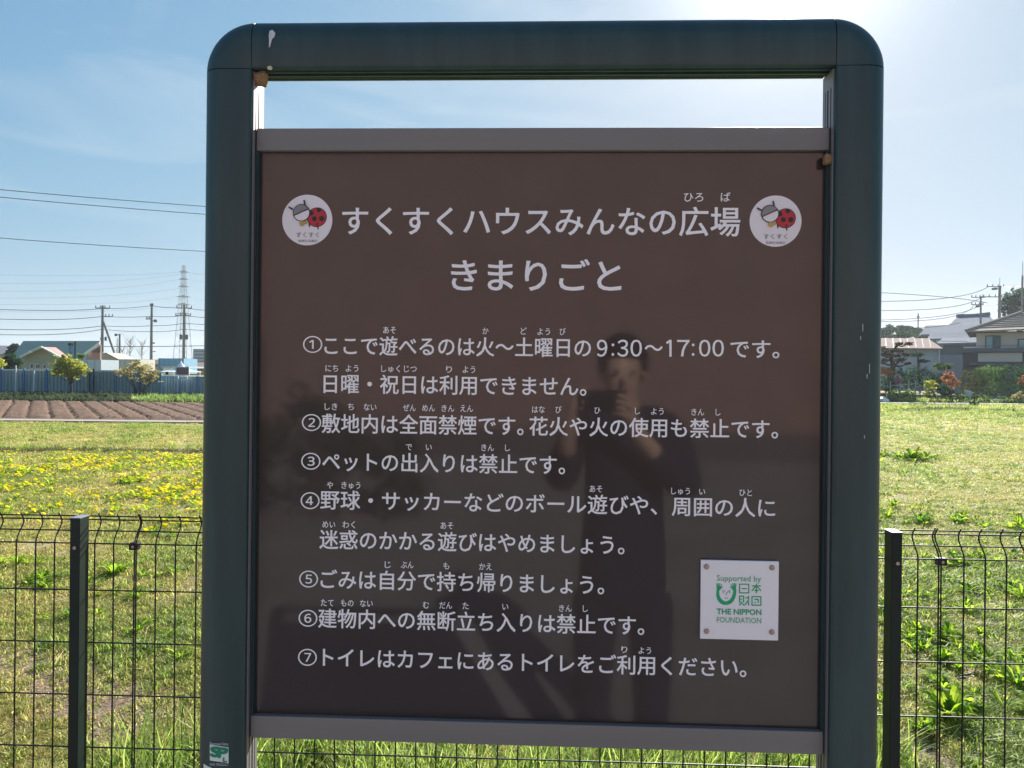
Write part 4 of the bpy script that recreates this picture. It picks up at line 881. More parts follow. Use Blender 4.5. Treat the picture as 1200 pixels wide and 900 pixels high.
# steel pylon
Y = 300; k = Y/F; o = empty('pylon', (X_(214, Y), Y, 0), 'tall grey steel lattice pylon on the skyline left of the board frame', 'pylon')
m_py = mat('pylon_steel', (.30, .32, .35), (.36, .37, .39), rough=.6)
zt = Z_(214, 311, Y); zl = [0]+[Z_(214, p, Y) for p in (420, 405, 392, 380, 369, 359, 350, 341, 333, 326, 319)]+[zt]
def hw(z): return (1.3+8.2*max(0, (1-z/zt))**1.15)*k*.95 if z > 0 else 9.6*k
mb = MB()
for sx in (-1, 1):
    for sy in (-1, 1): mb.tube([(sx*hw(z), sy*hw(z), z) for z in zl], .11, 4)
for i in range(len(zl)-1):
    a, b = zl[i], zl[i+1]
    for sy in (-1, 1):
        mb.tube([(-hw(a), sy*hw(a), a), (hw(b), sy*hw(b), b)], .055, 3); mb.tube([(hw(a), sy*hw(a), a), (-hw(b), sy*hw(b), b)], .055, 3); mb.tube([(-hw(b), sy*hw(b), b), (hw(b), sy*hw(b), b)], .055, 3)
mb.build('lattice', m_py, o)
for py, w_ in ((319, 6.5), (327.5, 6.5), (336, 6.5), (348, 9), (357, 8.5), (368, 9)):
    z = Z_(214, py, Y); MB().poly([(-w_*k, z), (0, z-.25), (w_*k, z), (0, z+.8)], -.2, .2).build('crossarm', m_py, o)
# ---- cables
m_wire = mat('cable', (.10, .11, .12), rough=.6)
def cable(label, pts, r=.03, n_=14, cat='power line', group=None):
    P3 = [Vector(W3(*p)) for p in pts]; out = []
    for i in range(len(P3)-1):                                # quadratic through three points each or straight
        out += [P3[i].lerp(P3[i+1], j/n_) for j in range(n_)]
    out.append(P3[-1])
    if len(pts) == 3:
        A_, B_, C_ = P3; out = []
        for j in range(2*n_+1):
            t_ = j/n_; out.append(A_*((t_-1)*(t_-2)/2)+B_*(-t_*(t_-2))+C_*(t_*(t_-1)/2))
    o0 = out[0].copy()
    o = MB().tube([p-o0 for p in out], r, 4).build('power_line', m_wire, None, loc=tuple(o0)); return tag(o, label, cat, group)
G = 'overhead cables in the left sky'
cable('uppermost cable crossing the clear sky left of the frame', [(-250, 190, 62), (110, 232, 75), (560, 262, 110)], .036, 20)
cable('second cable just under the uppermost one in the left sky', [(-250, 199, 62), (110, 241, 75), (560, 272, 110)], .036, 20)
cable('lone cable below the top pair in the left sky', [(-250, 248, 62), (110, 287, 75), (560, 308, 110)], .032, 20)
for i, (a, b) in enumerate(((322, 319), (331, 319.5), (340, 327.5), (348, 336), (356, 348), (364.5, 357))):
    cable('faint distant pylon wire, number %s counted down from the pylon top' % ('one two three four five six'.split()[i]), [(-200, a-6, 260), (60, a+1, 280), (207 if i % 2 == 0 else 221, b, 300)], .03, 12)
    cable('faint distant pylon wire right of the pylon, row %s from the top' % ('one two three four five six'.split()[i]), [(221, b, 300), (330, b+6+i, 330), (520, b+3, 360)], .03, 12)
for i, (a, b, c, d, e) in enumerate(((361, 362, 357.6, 361, 363), (372, 371, 370, 370, 371), (384, 382, 381, 379, 378), (390, 386, 388, 386, 385))):
    nm = ('top', 'second', 'third', 'lowest')[i]
    cable(nm+' pole cable running off the left edge from the braced pole', [(-120, a-4, 88), (30, a+2.5, 90), (119.5, b-.3, 92)], .035)
    cable(nm+' cable between the braced pole and the tall straight pole', [(119.5, b-.3, 92), (148, (b+c)/2+1.2, 94), (177, c+.6, 96)], .03)
    cable(nm+' cable between the straight pole and the pole with transformers', [(177, c+.6, 96), (196, (c+d)/2+1.2, 93), (215, d-.3, 90)], .03)
    cable(nm+' cable running right from the pole with transformers behind the frame', [(215, d-.3, 90), (300, e+3, 92), (420, e-2, 95)], .03)
cable('low straight cable just above the roofs left of the pylon', [(100, 405.5, 110), (180, 406, 112), (300, 404, 118)], .05)
# ---- bank of weeds before the hoarding
xb = rng.uniform(-34, -2, 5200); yb = rng.uniform(34.1, 40.9, 5200); zb = np.zeros(5200)+.02
kb = (xb/yb > -.505)
scatter('weed_bank', np.stack([xb, yb, zb], 1), [pm(blade_tuft(30, .09, .02, .12, .7, 80+i), (leafmat('bank_green', [(.08, .14, .03), (.17, .25, .07), (.26, .32, .12)], .5, .9) if i == 2 else leafmat('bank_%d' % i, [(.03, .055, .03), (.06, .09, .045), (.10, .11, .06)], .3, .9))) for i in range(3)], np.where(kb & (yb < 39), 2, rng.integers(0, 2, 5200)), rng.uniform(2.0, 4.2, 5200), 'low green weeds growing between the ploughed field and the hoarding', 'weeds')
# ---- RIGHT SIDE
MATS2 = {'d': leafmat('garden_dark', [(.03, .07, .03), (.07, .12, .04), (.12, .17, .05)], .4, .9)}
xb = rng.uniform(3, 30, 2600); yb = rng.uniform(27, 40, 2600)
scatter('tall_weeds', np.stack([xb, yb, xb*0], 1), [pm(blade_tuft(34, .13, .02, .12, .8, 85+i), (g_grn, g_mix, leafmat('weed_dark', [(.04, .08, .03), (.09, .14, .05), (.14, .18, .06)], .4, .9))[i]) for i in range(3)], np.where(noise2(xb, yb, .9, 91) > .25, 2, rng.integers(0, 2, 2600)), rng.uniform(1.0, 2.2, 2600)*np.clip((yb-25)/9, .4, 1.1), 'rough taller weeds at the far edge of the lawn right of the board', 'weeds')
box('soil_strip', m_soil, 0, 60, 40.5, 43.6, -.02, .03).__setitem__('kind', 'structure')
kr = empty('garden_kerb', (0, 44, 0), 'long thin white kerb at the edge of the gardens right of the board', 'kerb')
kme2 = MB().box(-1.24, 1.24, -.42, .42, -.05, .06).mesh('kerb_block'); kme2.materials.append(mat('white_kerb', (.62, .58, .52), (.5, .47, .42), rough=.8, scale=3))
for i in range(20):
    o = bpy.data.objects.new('kerb_block', kme2); C.objects.link(o); o.parent = kr; o.location = (5+i*2.5, random.uniform(-.05, .05), random.uniform(-.02, .02))
box('garden_ground', mat('garden_soil', (.05, .06, .025), (.09, .09, .04), rough=.95, scale=2, bump=.5), 0, 60, 44.2, 75, -.02, .03).__setitem__('kind', 'structure')
xb = rng.uniform(20, 36, 1500); yb = rng.uniform(44.6, 47.5, 1500)
scatter('garden_plants', np.stack([xb, yb, xb*0+.03], 1), [pm(blade_tuft(30, .16, .03, .14, .8, 185+i), (g_mix, g_grn, MATS2['d'])[i]) for i in range(3)], np.clip(np.round(noise2(xb, yb, 2.5, 92)*2+1), 0, 2).astype(int), rng.uniform(1.0, 2.4, 1500), 'low mixed plants and weeds between the white kerb and the clipped bushes', 'plants')
# warehouse
h = root('warehouse', 1060, 62, 'pale warehouse with a low pinkish hipped roof behind the pruned pine', 'building')
m_wall = mat('warehouse_wall', (.50, .50, .54), (.55, .55, .58), rough=.8, scale=1, stretch=(6, 1, .2))
pbox('wall', m_wall, 960, 1101, 408, 458, 62, 9, h)
m_proof = mat('warehouse_roof', (.26, .19, .185), (.30, .23, .22), rough=.95, spec=.05, scale=.6, stretch=(8, .3, 1))
slab(m_proof, 'roof', h, [W3(950, 395.5, 66.5), W3(1087, 396.5, 66.5), W3(1105, 408.3, 61.5), W3(950, 407, 61.5)], .12)
slab(m_proof, 'roof', h, [W3(1087, 396.5, 66.5), W3(950, 395.5, 66.5), W3(950, 404, 72), W3(1105, 405, 72)], .12)
for i in range(9): 
    a_ = 1020+i*8.5; slab(m_trim, 'roof_seam', h, [W3(a_, 396.2, 66.4), W3(a_+.4, 396.2, 66.4), W3(a_+.4+(a_-1000)*.03, 407.6, 61.45), W3(a_+(a_-1000)*.03, 407.6, 61.45)], .03)
pbox('eave_board', m_whp, 960, 1104, 407.5, 409, 61.6, .1, h); pbox('downpipe', m_whp, 1100.2, 1101.3, 409, 455, 61.8, .12, h)
reroot(h, X_(1030, 66), 66)
# garden pine with flat pruned pads
Y = 50; pads = [(1049.4, 403.5, 5, 2.4), (1062, 403, 6, 2.4), (1037, 407.5, 7, 2.4), (1056.7, 410.5, 7, 2.6), (1035.5, 414.8, 7, 2.6), (1061, 416, 7, 2.3), (1034.5, 422.5, 6, 2.2), (1053, 421.5, 8, 2.5), (1063, 425.8, 5, 1.8), (1044, 412, 6, 2.2), (1026, 410, 7, 2.4), (1022, 418, 7, 2.4), (1047, 417, 5, 2)]
o = empty('pruned_pine', (X_(1045, Y), Y, 0), 'brownish cloud-pruned pine with flat foliage pads before the pale warehouse', 'tree'); k = Y/F
mb = MB(); B0 = Vector(o.location)
tk = [Vector(W3(a, b, Y))-B0 for a, b in ((1045, 462), (1043.5, 440), (1047, 428), (1043, 418), (1048, 409), (1052, 404))]; mb.tube(tk, .22, 7, .06)
for a, b, rx, ry in pads:
    e_ = Vector(W3(a, b+1, Y))-B0; s_ = min(tk[1:], key=lambda t_: (t_-e_).length+(t_.z > e_.z)*1.0); mb.tube([s_, s_.lerp(e_, .5)+Vector((0, .1, -.12)), e_], .07, 5, .03)
mb.build('trunk', m_wood, o, smooth=True)
for i, (a, b, rx, ry) in enumerate(pads):
    q_ = eb(a, b, Y, rx, ry, rx); me = leaves([(q_[0]-B0.x, q_[1]-B0.y+random.uniform(-.5, .5), q_[2], *q_[3:])], 520, .05, .3, 100+i); link('foliage_pad', me, l_pine, o)
o = empty('pruned_pine', (X_(1077, 51), 51, 0), 'small dark green pruned pine with two flat pads right of the brownish one', 'tree'); B0 = Vector(o.location)
mb = MB().tube([Vector(W3(a, b, 51))-B0 for a, b in ((1077, 450), (1076, 430), (1075.5, 417))], .1, 6, .05); mb.tube([Vector(W3(a, b, 51))-B0 for a, b in ((1076, 426), (1081, 423.5))], .05, 5); mb.build('trunk', m_wood, o)
for i, (a, b, rx, ry) in enumerate(((1075.5, 415.5, 7.5, 3.2), (1081.5, 422.8, 7, 2))):
    q_ = eb(a, b, 51, rx, ry, rx); link('foliage_pad', leaves([(q_[0]-B0.x, 0, q_[2], *q_[3:])], 900, .05, .3, 130+i), l_dk, o)
# beige two-storey house, its front turned a little towards us
h = empty('house', (0, 0, 0), 'two-storey house with a beige tiled hip roof and balcony at the right edge', 'house')
HC = Vector((X_(1144, 60), 60, 0)); hn = Vector((math.sin(R(33)), math.cos(R(33)), 0)); hx = Vector((hn.y, -hn.x, 0))
def HP(px, py, off=0.0):                                     # photo pixel to point on the house front plane, pushed back by off
    d = ray(px, py); o_ = Vector((0, 0, CH)); t_ = (HC+hn*off-o_).dot(hn)/d.dot(hn); return o_+d*t_
def hbox(name, m, px0, px1, pt, pb, off, dep, parent=None):
    A = HP(px0, pb, off); B = HP(px1, pb, off); xa, xb_ = (A-HC).dot(hx), (B-HC).dot(hx); ref = 1160
    z0, z1 = HP(ref, pb, off).z, HP(ref, pt, off).z; pts = []
    for z in (z0, z1):
        for xx, yy in ((xa, off), (xb_, off), (xb_, off+dep), (xa, off+dep)): pts.append(tuple(Vector((HC.x, HC.y, 0))+hx*xx+hn*yy+Vector((0, 0, z))))
    return MB().add(pts, [(0, 3, 2, 1), (4, 5, 6, 7), (0, 1, 5, 4), (1, 2, 6, 5), (2, 3, 7, 6), (3, 0, 4, 7)]).build(name, m, parent or h)
m_tile = mat('beige_roof_tiles', (.34, .27, .22), (.42, .34, .28), rough=.95, spec=.1, scale=3, stretch=(1, 3, 1), bump=.4)
E0 = HP(1131.5, 388, -.9); E1 = HP(1260, 383, -.9); R0 = HP(1197, 366.3, 4.5); R1 = HP(1275, 361, 4.5); E2 = E0+hn*10
slab(m_tile, 'roof', h, [R0, R1, E1, E0], .12); slab(m_tile, 'roof', h, [R0, E0, E2], .12)
for i in range(8):                                           # tile courses
    t_ = (i+.7)/9; a_ = R0.lerp(E0, t_); b_ = R1.lerp(E1, t_); MB().tube([a_+hx*.25+Vector((0, 0, .03)), b_+Vector((0, 0, .03))], .035, 4).build('tile_course', m_tile, h)
MB().tube([R0+Vector((0, 0, .06)), E0+Vector((0, 0, .06))], .11, 5).build('hip_ridge', m_tile, h)
m_bw = mat('beige_siding', (.60, .51, .43), (.65, .56, .48), rough=.8, scale=2, stretch=(.5, 1, 6))
hbox('wall', m_bw, 1144, 1260, 389.5, 410, 0, 7, h); hbox('soffit', m_dkw, 1135, 1262, 388.6, 389.6, -.6, 8, h)
f_ = hbox('window', m_dkw, 1154.5, 1172.5, 393.2, 408, -.05, .1, h)
hbox('pane', mat('curtain_pale', (.30, .46, .44), rough=.3), 1156, 1163, 394.4, 408, -.09, .06, f_); hbox('pane', m_glass, 1164.2, 1171.5, 394.4, 408, -.09, .06, f_)
f_ = hbox('window', m_dkw, 1192.5, 1212, 397.5, 407.5, -.05, .1, h); hbox('pane', mat('curtain_pale', (.3, .46, .44)), 1194, 1210.5, 398.6, 407, -.09, .06, f_)
hbox('lower_wall', m_dkw, 1127.5, 1262, 412.9, 466, -1.1, 6, h); hbox('balcony_parapet', mat('parapet_grey', (.13, .135, .15), rough=.7), 1127, 1263, 408, 412.8, -1.5, 1.6, h)
hbox('balcony_panel', m_bw, 1146, 1198, 413.5, 424, -1.25, .12, h); hbox('ledge', m_whp, 1129, 1144, 406.2, 407.6, -1.4, .3, h); hbox('lower_canopy', mat('canopy_blue', (.09, .12, .16), rough=.6), 1136, 1180, 425, 427.6, -1.9, .8, h)
for a_ in range(1146, 1204, 3): hbox('baluster', m_ins, a_, a_+.3, 405, 408.1, -1.42, .03, h)
hbox('handrail', m_ins, 1146, 1204, 404.5, 405, -1.43, .05, h)
reroot(h, HC.x+2, HC.y+3)
# dark teal house and temple-like roofs behind
m_kaw = mat('blue_grey_roof', (.10, .13, .18), (.13, .16, .21), rough=.95, scale=2, stretch=(6, 1, 1), bump=.3, spec=.05)
m_tw = mat('teal_wall', (.05, .10, .125), (.07, .12, .145), rough=.7)
h = root('house', 1120, 78, 'dark teal walled house between the warehouse and the beige house', 'house'); pbox('wall', m_tw, 1098, 1160, 402, 462, 78, .6, h)
slab(m_kaw, 'roof', h, [W3(1104, 396.5, 82), W3(1146, 394, 82), W3(1146, 401, 77.3), W3(1096, 402.5, 77.3)], .2); pbox('lower_wall', mat('blue_grey_wall', (.17, .21, .28), rough=.8), 1100, 1143, 416, 462, 77.6, .3, h); pbox('fascia', m_whp, 1097, 1134, 399.4, 400.3, 77.1, .08, h); reroot(h, X_(1120, 82), 82)
h = root('temple_hall', 1138, 112, 'hall with a high curved blue-grey tiled roof on the right skyline', 'building'); Y = 112
for sY, oY in ((-1, 108), (1, 122)):
    pr_ = [(1121.5, 371.5, 1158, 369, 115), (1118, 374.5, 1161, 372.5, 115+(oY-115)*.3), (1114, 378.5, 1165, 376, 115+(oY-115)*.65), (1109, 382, 1171, 379, oY)]
    mb = MB(); mb.add([W3(a, b, y) for a, b, c, d, y in pr_]+[W3(c, d, y) for a, b, c, d, y in pr_]+[tuple(Vector(W3(a, b, y))-Vector((0, 0, .3))) for a, b, c, d, y in pr_]+[tuple(Vector(W3(c, d, y))-Vector((0, 0, .3))) for a, b, c, d, y in pr_],
        [(i, i+1, i+5, i+4) for i in range(3)]+[(i+8, i+12, i+13, i+9) for i in range(3)]+[(3, 11, 15, 7), (0, 4, 12, 8)]+[(i, i+8, i+9, i+1) for i in range(3)]+[(i+4, i+5, i+13, i+12) for i in range(3)]); mb.build('roof', m_kaw, h)
MB().tube([W3(1121, 370.6, 115), W3(1140, 370.2, 115), W3(1158.5, 368, 115)], .35, 6).build('ridge', m_kaw, h)
pbox('wall', m_tw, 1114, 1180, 381, 425, 111, 1, h)
slab(m_kaw, 'lower_roof', h, [W3(1084, 381.5, 108), W3(1170, 379.5, 108), W3(1172, 389, 102), W3(1078, 392, 102)], .3)
slab(m_kaw, 'lower_roof', h, [W3(1092, 386, 103), W3(1134, 384, 103), W3(1136, 396, 96), W3(1086, 397, 96)], .3); pbox('annex_wall', m_tw, 1082, 1160, 391, 430, 104, .6, h)
reroot(h, X_(1138, 112), 112)
shrub('tree', 'dark round-topped tree behind the beige house at the right edge', 1192, 400, 100, [eb(1186, 352, 100, 13, 12), eb(1198, 346, 100, 14, 10), eb(1182, 362, 100, 12, 9), eb(1200, 362, 100, 16, 12), eb(1215, 355, 100, 14, 14)], 7000, .16, l_dk, (1194, 372), .4, 31, 'tree')
for i, (a, b, rx, ry, Y) in enumerate(((1042, 386, 9, 5, 140), (1058, 385.5, 10, 5, 138), (1073, 388, 8, 5, 135), (1035, 392, 12, 7, 125), (1060, 393, 16, 6, 122), (1085, 397, 14, 6, 118))):
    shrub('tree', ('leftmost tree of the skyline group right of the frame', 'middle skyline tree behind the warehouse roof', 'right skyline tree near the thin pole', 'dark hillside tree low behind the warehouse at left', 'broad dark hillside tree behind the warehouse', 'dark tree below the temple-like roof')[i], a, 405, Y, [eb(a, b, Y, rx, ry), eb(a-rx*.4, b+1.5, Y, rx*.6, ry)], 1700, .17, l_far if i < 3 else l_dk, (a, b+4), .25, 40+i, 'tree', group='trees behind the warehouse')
o = grid('hill', np.linspace(X_(600, 420), X_(1500, 420), 60), np.linspace(400, 520, 8), mat('hill_green', (.05, .08, .06), (.08, .11, .08), rough=.9, scale=.05), lambda x, y: 9+14*np.sin(np.pi*(y-400)/120)+2.5*noise2(x, y, .03, 5)-12*np.clip((400-x)/300, 0, 1)*0)
# hedges and garden bushes
SPEC = [('round clipped green bush below the beige house, middle one', 1161, [eb(1161, 446, 49, 15, 18)], 49, l_md, 2800), ('large clipped bush at the right edge below the beige house', 1188, [eb(1188, 446, 48.5, 17, 18), eb(1203, 444, 48.5, 14, 18)], 48.5, l_dk, 3400),
 ('olive bush left of the two clipped round ones', 1136, [eb(1135, 449, 49.5, 11, 15), eb(1146, 447, 49.5, 8, 14)], 49.5, l_ol, 2200), ('dome-shaped clipped tree top beside the warehouse corner', 1104, [eb(1104, 429.5, 51, 11, 4.5)], 51, l_md, 1300),
 ('second lower dome of clipped foliage beside the orange shrub', 1103, [eb(1104, 444, 50, 8, 4.5)], 50, l_ol, 900), ('dark green bush mass under the small pruned pine', 1080, [eb(1078, 444, 50, 17, 15), eb(1094, 446, 50, 10, 13), eb(1066, 448, 50, 9, 12)], 50, l_dk, 3600),
 ('dark blue-green bush at left behind the wooden trellis', 1042, [eb(1040, 450, 49, 14, 10), eb(1052, 444, 49, 10, 12)], 49, l_dk, 2400), ('small dark ball bush near the white kerb', 1108, [eb(1108, 458, 46, 8.5, 7)], 46, l_dk, 1300),
 ('bright green leafy bush in front of the trellis', 1055, [eb(1050, 463, 45.5, 9, 7), eb(1064, 463, 45.5, 10, 6)], 45.5, l_br, 1800), ('low light green plants left of the small white ornament', 1122, [eb(1122, 466, 45.5, 12, 4.5)], 45.5, l_br, 900),
 ('low mixed green plants before the clipped bushes', 1155, [eb(1150, 468, 45.2, 16, 4), eb(1176, 468, 45.2, 10, 4)], 45.2, l_md, 1200), ('orange-leaved shrub right of the pruned pines', 1113, [eb(1112, 444, 47.5, 8, 8), eb(1118, 450, 47.5, 6, 6), eb(1111, 437, 47.5, 4, 3)], 47.5, l_or, 1500),
 ('orange-brown bush under the pruned pine beside the frame', 1037, [eb(1036, 435, 48, 11, 4.5), eb(1044, 438, 48, 6, 3.5)], 48, l_or, 1300), ('orange bush cut by the right picture edge', 1200, [eb(1200, 447, 46.5, 5, 7)], 46.5, l_or, 700),
 ('yellow-green upright shrub in front of the dark bushes', 1090, [eb(1090, 451, 46.5, 8, 5), eb(1090, 462, 46.5, 7, 7)], 46.5, l_yel, 1500), ('tan spiky plant near the right edge before the hedge', 1195, [eb(1194, 465, 45, 8, 5)], 45, l_tan, 700),
 ('dark tuft standing in the soil strip before the white kerb', 1142, [eb(1141.5, 475, 41, 6, 4)], 41, l_dk, 700), ('pink flowering bush below the pruned pine', 1054, [eb(1053, 446, 47.5, 4, 4)], 47.5, lf('pink_flowers', (.4, .16, .24), (.5, .25, .32)), 500)]
for i, (lb, px, bl, Y, m, n_) in enumerate(SPEC):
    shrub('bush', lb, px, 470, Y, bl, n_, .06, m, (bl[0][0]*F/Y+600, min(HZ+24, 470-1)), .05, 60+i, 'bush', limbs=False, shell=.65)
m_tr = mat('pale_wood', (.42, .40, .36), rough=.8)
o = empty('trellis', (X_(1058, 47), 47, 0), 'pale wooden trellis frame with four uprights behind the bright green bush', 'trellis')
for px, a in ((1043.5, 447), (1055, 449), (1065, 445), (1073, 446)): MB().box(-.03, .03, -.03, .03, 0, Z_(px, a, 47)).build('upright', m_tr, o, loc=(X_(px, 47)-o.location.x, 0, 0))
for a, b, c, d in ((1043, 452, 1076, 449.5), (1055, 457, 1074, 457)): MB().tube([Vector(W3(a, b, 46.94))-Vector((o.location.x, 47, 0)), Vector(W3(c, d, 46.94))-Vector((o.location.x, 47, 0))], .03, 5).build('rail', m_tr, o)
m_st = mat('pale_stone', (.6, .6, .6), (.5, .5, .5), rough=.7)
o = empty('garden_ornament', (X_(1134, 45.8), 45.8, 0), 'small white angular garden ornament before the olive bush', 'ornament')
MB().tube([(0, 0, 0), (0, 0, .45)], .16, 8, .11).build('pedestal', m_st, o)
MB().poly([(-.16, .42), (-.15, .8), (.1, .78), (.36, .66), (.2, .55), (.24, .44)], -.1, .1).build('top_piece', m_st, o, bevel=.02)
o = blob('covered_pile', m_whp, None, (X_(1035, 44.8), 44.8, .12), .42, .3, .26, 8); tag(o, 'low white covered pile beside the frame at the start of the white kerb', 'pile')
o = box('plank', m_whp, -.45, .45, -.06, .06, 0, .07); o.location = (X_(1169, 44.9), 44.9, .22); tag(o, 'pale plank lying among the plants near the white kerb', 'plank')
# poles right
upole('utility pole with a tall lightning rod left of the dark tree at right', 1170.5, 335, 98, [(336, -15, 5), (348, -20, 3)], [(338.5, -6, 3.0, 1.2)], r=.2, spike=1.1)
upole('lower utility pole above the curved temple-like roof', 1148.5, 347, 104, [(348.5, -11, 4), (357, -11, 3)], [(359, -4, 2, 1.2)], r=.14)
upole('pole cut close to the right picture edge before the dark tree', 1197, 323, 86, [], [], r=.13, spike=1.6)
upole('thin short pole on the skyline right of the frame', 1075.3, 367, 150, [(372, -1.5, 1.5)], [], r=.13)
for i, (a, b, c, Y) in enumerate((((900, 338), (1066, 345), (1156, 355), 96), ((860, 347), (1062, 352.5), (1156, 336.5), 96), ((860, 356), (1062, 363.6), (1150, 347.6), 98), ((860, 368), (1062, 376.5), (1140, 358), 102), ((860, 372), (1060, 374), (1148, 357), 104))):
    cable(('thin upper', 'strong upper', 'middle', 'lower', 'lowest')[i]+' cable sagging between the frame and the right utility poles', [(*a, Y), (*b, Y), (*c, Y)], .035)
cable('cable joining the two tall poles at the right edge', [(1173, 336, 98), (1190, 336.6, 92), (1230, 335, 86)], .035); cable('cable below it joining the lower poles at right', [(1150, 357.4, 104), (1160, 357.6, 101), (1172, 357, 98)], .03)
cable('pale drop cable crossing before the skyline trees', [(900, 386, 90), (1050, 385.5, 88), (1125, 378, 86)], .03)
# things hidden by the board from here but seen from a step aside
for i, (px, Y, w_, h_) in enumerate(((300, 90, 26, 15), (370, 70, 20, 14), (620, 95, 40, 22), (720, 80, 30, 18), (800, 70, 26, 20), (880, 85, 34, 20), (950, 66, 28, 16))):
    shrub('tree', ('first', 'second', 'third', 'fourth', 'fifth', 'sixth', 'seventh')[i]+' tree from the left in the row behind the notice board', px, 440, Y, [eb(px, HZ-h_*.5, Y, w_, h_), eb(px-w_*.6, HZ-h_*.2, Y, w_*.6, h_*.7), eb(px+w_*.6, HZ-h_*.25, Y, w_*.6, h_*.7)], 2200, .2, (l_md, l_dk, l_ol)[i % 3], (px, HZ), .25, 200+i, 'tree', group='trees behind the notice board')

# ================================================================= BEHIND THE CAMERA (seen mirrored in the glossy panel)
box('paving', mat('paving_concrete', (.30, .29, .29), (.22, .215, .21), rough=.85, scale=1.2, bump=.15, detail=8), -14, 14, -12, .75, -.03, .028).__setitem__('kind', 'structure')
h = empty('cafe_building', (0, -11, 0), 'low brown rendered building with glass doors standing across the paving', 'building')
m_br = mat('brown_render', (.25, .165, .15), (.29, .195, .175), rough=.85, scale=1.5)
box('wall', m_br, -13, 13, -1.5, 0, 0, 5.65, h); box('roof', mat('roof_dark', (.08, .07, .07), rough=.6), -13.1, 13.1, -2, .04, 5.65, 5.75, h)
box('plinth', mat('plinth_grey', (.12, .11, .11), rough=.9), -13, 13, 0, .06, 0, .55, h)
for x in (-10.5, -8, 9.5):
    f_ = box('window', m_dkw, x-.9, x+.9, -.02, .05, 1.0, 2.3, h); box('pane', m_glass, x-.84, x+.84, .04, .07, 1.06, 2.24, f_)
f_ = box('door', m_dkw, -7.4, -5.6, -.02, .06, .03, 2.2, h); box('pane', m_glass, -7.3, -6.54, .05, .08, .15, 2.1, f_); box('pane', m_glass, -6.46, -5.7, .05, .08, .15, 2.1, f_)
for i, (x, y) in enumerate(((-2.6, -5.2), (6.5, -8.5))):
    tree('bush', ('dark leafy bush left of the photographer before the brown building', 'dark leafy bush right of the photographer before the brown building')[i], 'bush', (x, y, 0), ((x, y, .9), .06), [(x, y, .85, .8, .6, .6), (x+.7, y, .5, .6, .5, .45), (x-.8, y+.2, .55, .6, .5, .45)], 2600, .05, l_dk, seed=300+i)
# photographer, facing the board, holding a phone up in both hands
PXc, PYc = .31, -.36
m_skin = mat('skin', (.62, .40, .31), (.66, .44, .34), rough=.5, scale=20); m_nav = mat('navy_cloth', (.018, .022, .04), (.026, .03, .05), rough=.9, scale=40); m_hair = mat('black_hair', (.012, .010, .010), (.02, .016, .015), rough=.45, scale=60, stretch=(6, 6, .6))
person = empty('person', (PXc, PYc, 0), 'photographer in dark navy clothes with short black hair, mirrored in the brown panel', 'person')
def skin(name, nodes, edges, m, parent, root_=0, sub=2):
    me = bpy.data.meshes.new(name); me.from_pydata([n_[0] for n_ in nodes], edges, []); me.update()
    o = link(name, me, None, parent); me.materials.append(m)
    sk = o.modifiers.new('skin', 'SKIN'); sk.use_smooth_shade = True
    for i, n_ in enumerate(nodes):
        r_ = n_[1]; me.skin_vertices[0].data[i].radius = r_ if isinstance(r_, tuple) else (r_, r_)
    me.skin_vertices[0].data[root_].use_root = True
    s_ = o.modifiers.new('subdivision', 'SUBSURF'); s_.levels = sub; s_.render_levels = sub
    return o
N_ = [((0, -.02, .95), (.15, .10)), ((0, -.01, 1.12), (.125, .09)), ((0, -.01, 1.30), (.15, .095)), ((0, -.01, 1.40), (.09, .07)), ((-.005, .0, 1.455), (.05, .052)), ((-.01, .02, 1.52), (.062, .075)), ((-.01, .02, 1.60), (.074, .09)), ((-.01, .01, 1.67), (.062, .075)),
      ((-.17, -.01, 1.37), .055), ((-.24, .08, 1.16), .043), ((-.21, .24, 1.40), .032), ((-.19, .265, 1.47), (.028, .018)),
      ((.17, -.01, 1.37), .055), ((.22, .10, 1.15), .043), ((.02, .25, 1.38), .032), ((-.01, .275, 1.45), (.028, .018)),
      ((-.10, -.02, .88), .085), ((-.11, 0, .48), .058), ((-.115, -.03, .09), .038), ((-.12, .10, .05), .035), ((.10, -.02, .88), .085), ((.11, 0, .48), .058), ((.115, -.03, .09), .038), ((.12, .10, .05), .035)]
E_ = [(0, 1), (1, 2), (2, 3), (3, 4), (4, 5), (5, 6), (6, 7), (3, 8), (8, 9), (9, 10), (10, 11), (3, 12), (12, 13), (13, 14), (14, 15), (0, 16), (16, 17), (17, 18), (18, 19), (0, 20), (20, 21), (21, 22), (22, 23)]
for (hx, hy, hz, s_, base) in ((-.19, .265, 1.47, 1, 11), (-.01, .275, 1.45, -1, 15)):   # five fingers on each hand
    for j in range(4):
        z0 = hz+.055-.021*j; L_ = (.032, .036, .034, .026)[j]; k = len(N_)
        N_ += [((hx+s_*.004, hy+.022, z0-.01), .0092), ((hx+s_*(.006+L_*.5), hy+.040, z0), .0086), ((hx+s_*(.01+L_), hy+.030, z0+.002), .0078)]; E_ += [(base, k), (k, k+1), (k+1, k+2)]
    k = len(N_); N_ += [((hx+s_*.012, hy-.012, hz+.0), .011), ((hx+s_*.035, hy-.016, hz+.018), .0095)]; E_ += [(base, k), (k, k+1)]
body = skin('body', N_, E_, m_skin, person)
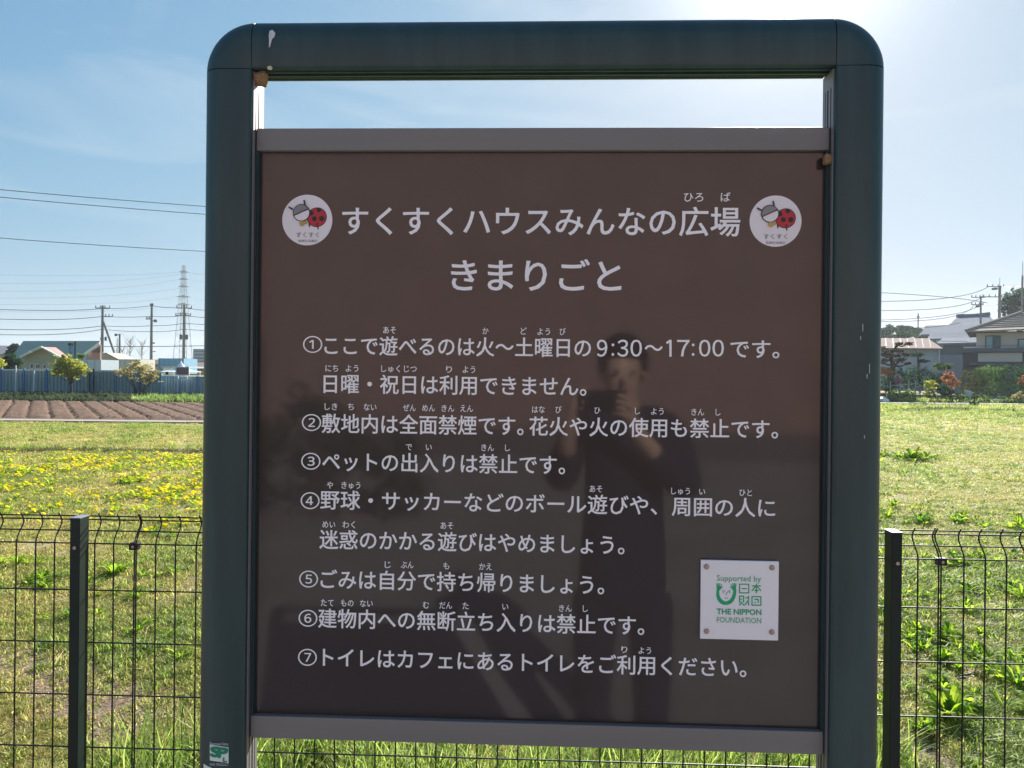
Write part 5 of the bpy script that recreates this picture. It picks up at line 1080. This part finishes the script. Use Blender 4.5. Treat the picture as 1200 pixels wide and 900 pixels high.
o = skin('coat', [((0, -.02, .62), (.20, .15)), ((0, -.02, .85), (.185, .14)), ((0, -.01, 1.12), (.155, .12)), ((0, -.01, 1.30), (.175, .12)), ((0, -.01, 1.405), (.11, .09)), ((-.18, -.01, 1.37), .075), ((-.25, .08, 1.16), .066), ((-.225, .19, 1.32), .055), ((.18, -.01, 1.37), .075), ((.23, .10, 1.15), .066), ((.08, .21, 1.31), .055)],
     [(0, 1), (1, 2), (2, 3), (3, 4), (4, 5), (5, 6), (6, 7), (4, 8), (8, 9), (9, 10)], m_nav, person)
for s_ in (-1, 1): skin('trouser_leg', [((s_*.10, -.02, .80), .105), ((s_*.11, 0, .48), .082), ((s_*.115, -.03, .12), .066)], [(0, 1), (1, 2)], m_nav, person); skin('shoe', [((s_*.115, -.05, .045), .042), ((s_*.12, .06, .042), .044), ((s_*.122, .15, .036), .034)], [(0, 1), (1, 2)], m_gap, person)
bm = bmesh.new(); bmesh.ops.create_icosphere(bm, subdivisions=4, radius=1)
for v in list(bm.verts):
    d = v.co; v.co = Vector((d.x*.098-.01, d.y*.112+.005, d.z*.115+1.625))
bmesh.ops.delete(bm, geom=[v for v in bm.verts if (v.co.y > .045 and v.co.z < 1.65) or v.co.z < 1.545], context='VERTS')
me = bpy.data.meshes.new('hair'); bm.to_mesh(me); bm.free(); me.polygons.foreach_set('use_smooth', [True]*len(me.polygons)); o = link('hair', me, m_hair, person); so = o.modifiers.new('thickness', 'SOLIDIFY'); so.thickness = .018
for s_ in (-1, 1):
    blob('eye', m_gap, person, (-.01+s_*.031, .103, 1.588), .011, .006, .006, 1, 2, .02); blob('ear', m_skin, person, (-.01+s_*.078, .015, 1.575), .012, .02, .03, 2, 2, .05)
blob('nose', m_skin, person, (-.01, .113, 1.56), .012, .016, .02, 2, 2, .05); blob('mouth', mat('lips', (.35, .14, .12)), person, (-.01, .098, 1.52), .022, .008, .006, 2, 2, .03)
ph = empty('phone', (PXc-.10, PYc+.305, 1.487), 'black phone held sideways in both hands of the photographer', 'phone')
box('case', m_gap, -.08, .08, -.004, .004, -.038, .038, ph, bevel=.003)
for x in (-.066, -.046): disc(x, .02, .008, .0075, .0035, 20).build('camera_lens', m_glass, ph)

# ---------------------------------------------------------------- thin spring haze over the whole place
hz = box('haze', None, -1300, 1300, -400, 1300, -1.6, 52); tag(hz, 'thin pale daylight haze', None, kind='stuff')
mh = bpy.data.materials.new('haze_air'); mh.use_nodes = True; n = mh.node_tree.nodes; n.remove(n['Principled BSDF'])
pv = n.new('ShaderNodeVolumePrincipled'); pv.inputs['Density'].default_value = HAZE; pv.inputs['Color'].default_value = (.82, .9, 1, 1); pv.inputs['Anisotropy'].default_value = .35
mh.node_tree.links.new(pv.outputs[0], n['Material Output'].inputs['Volume']); hz.data.materials.append(mh)
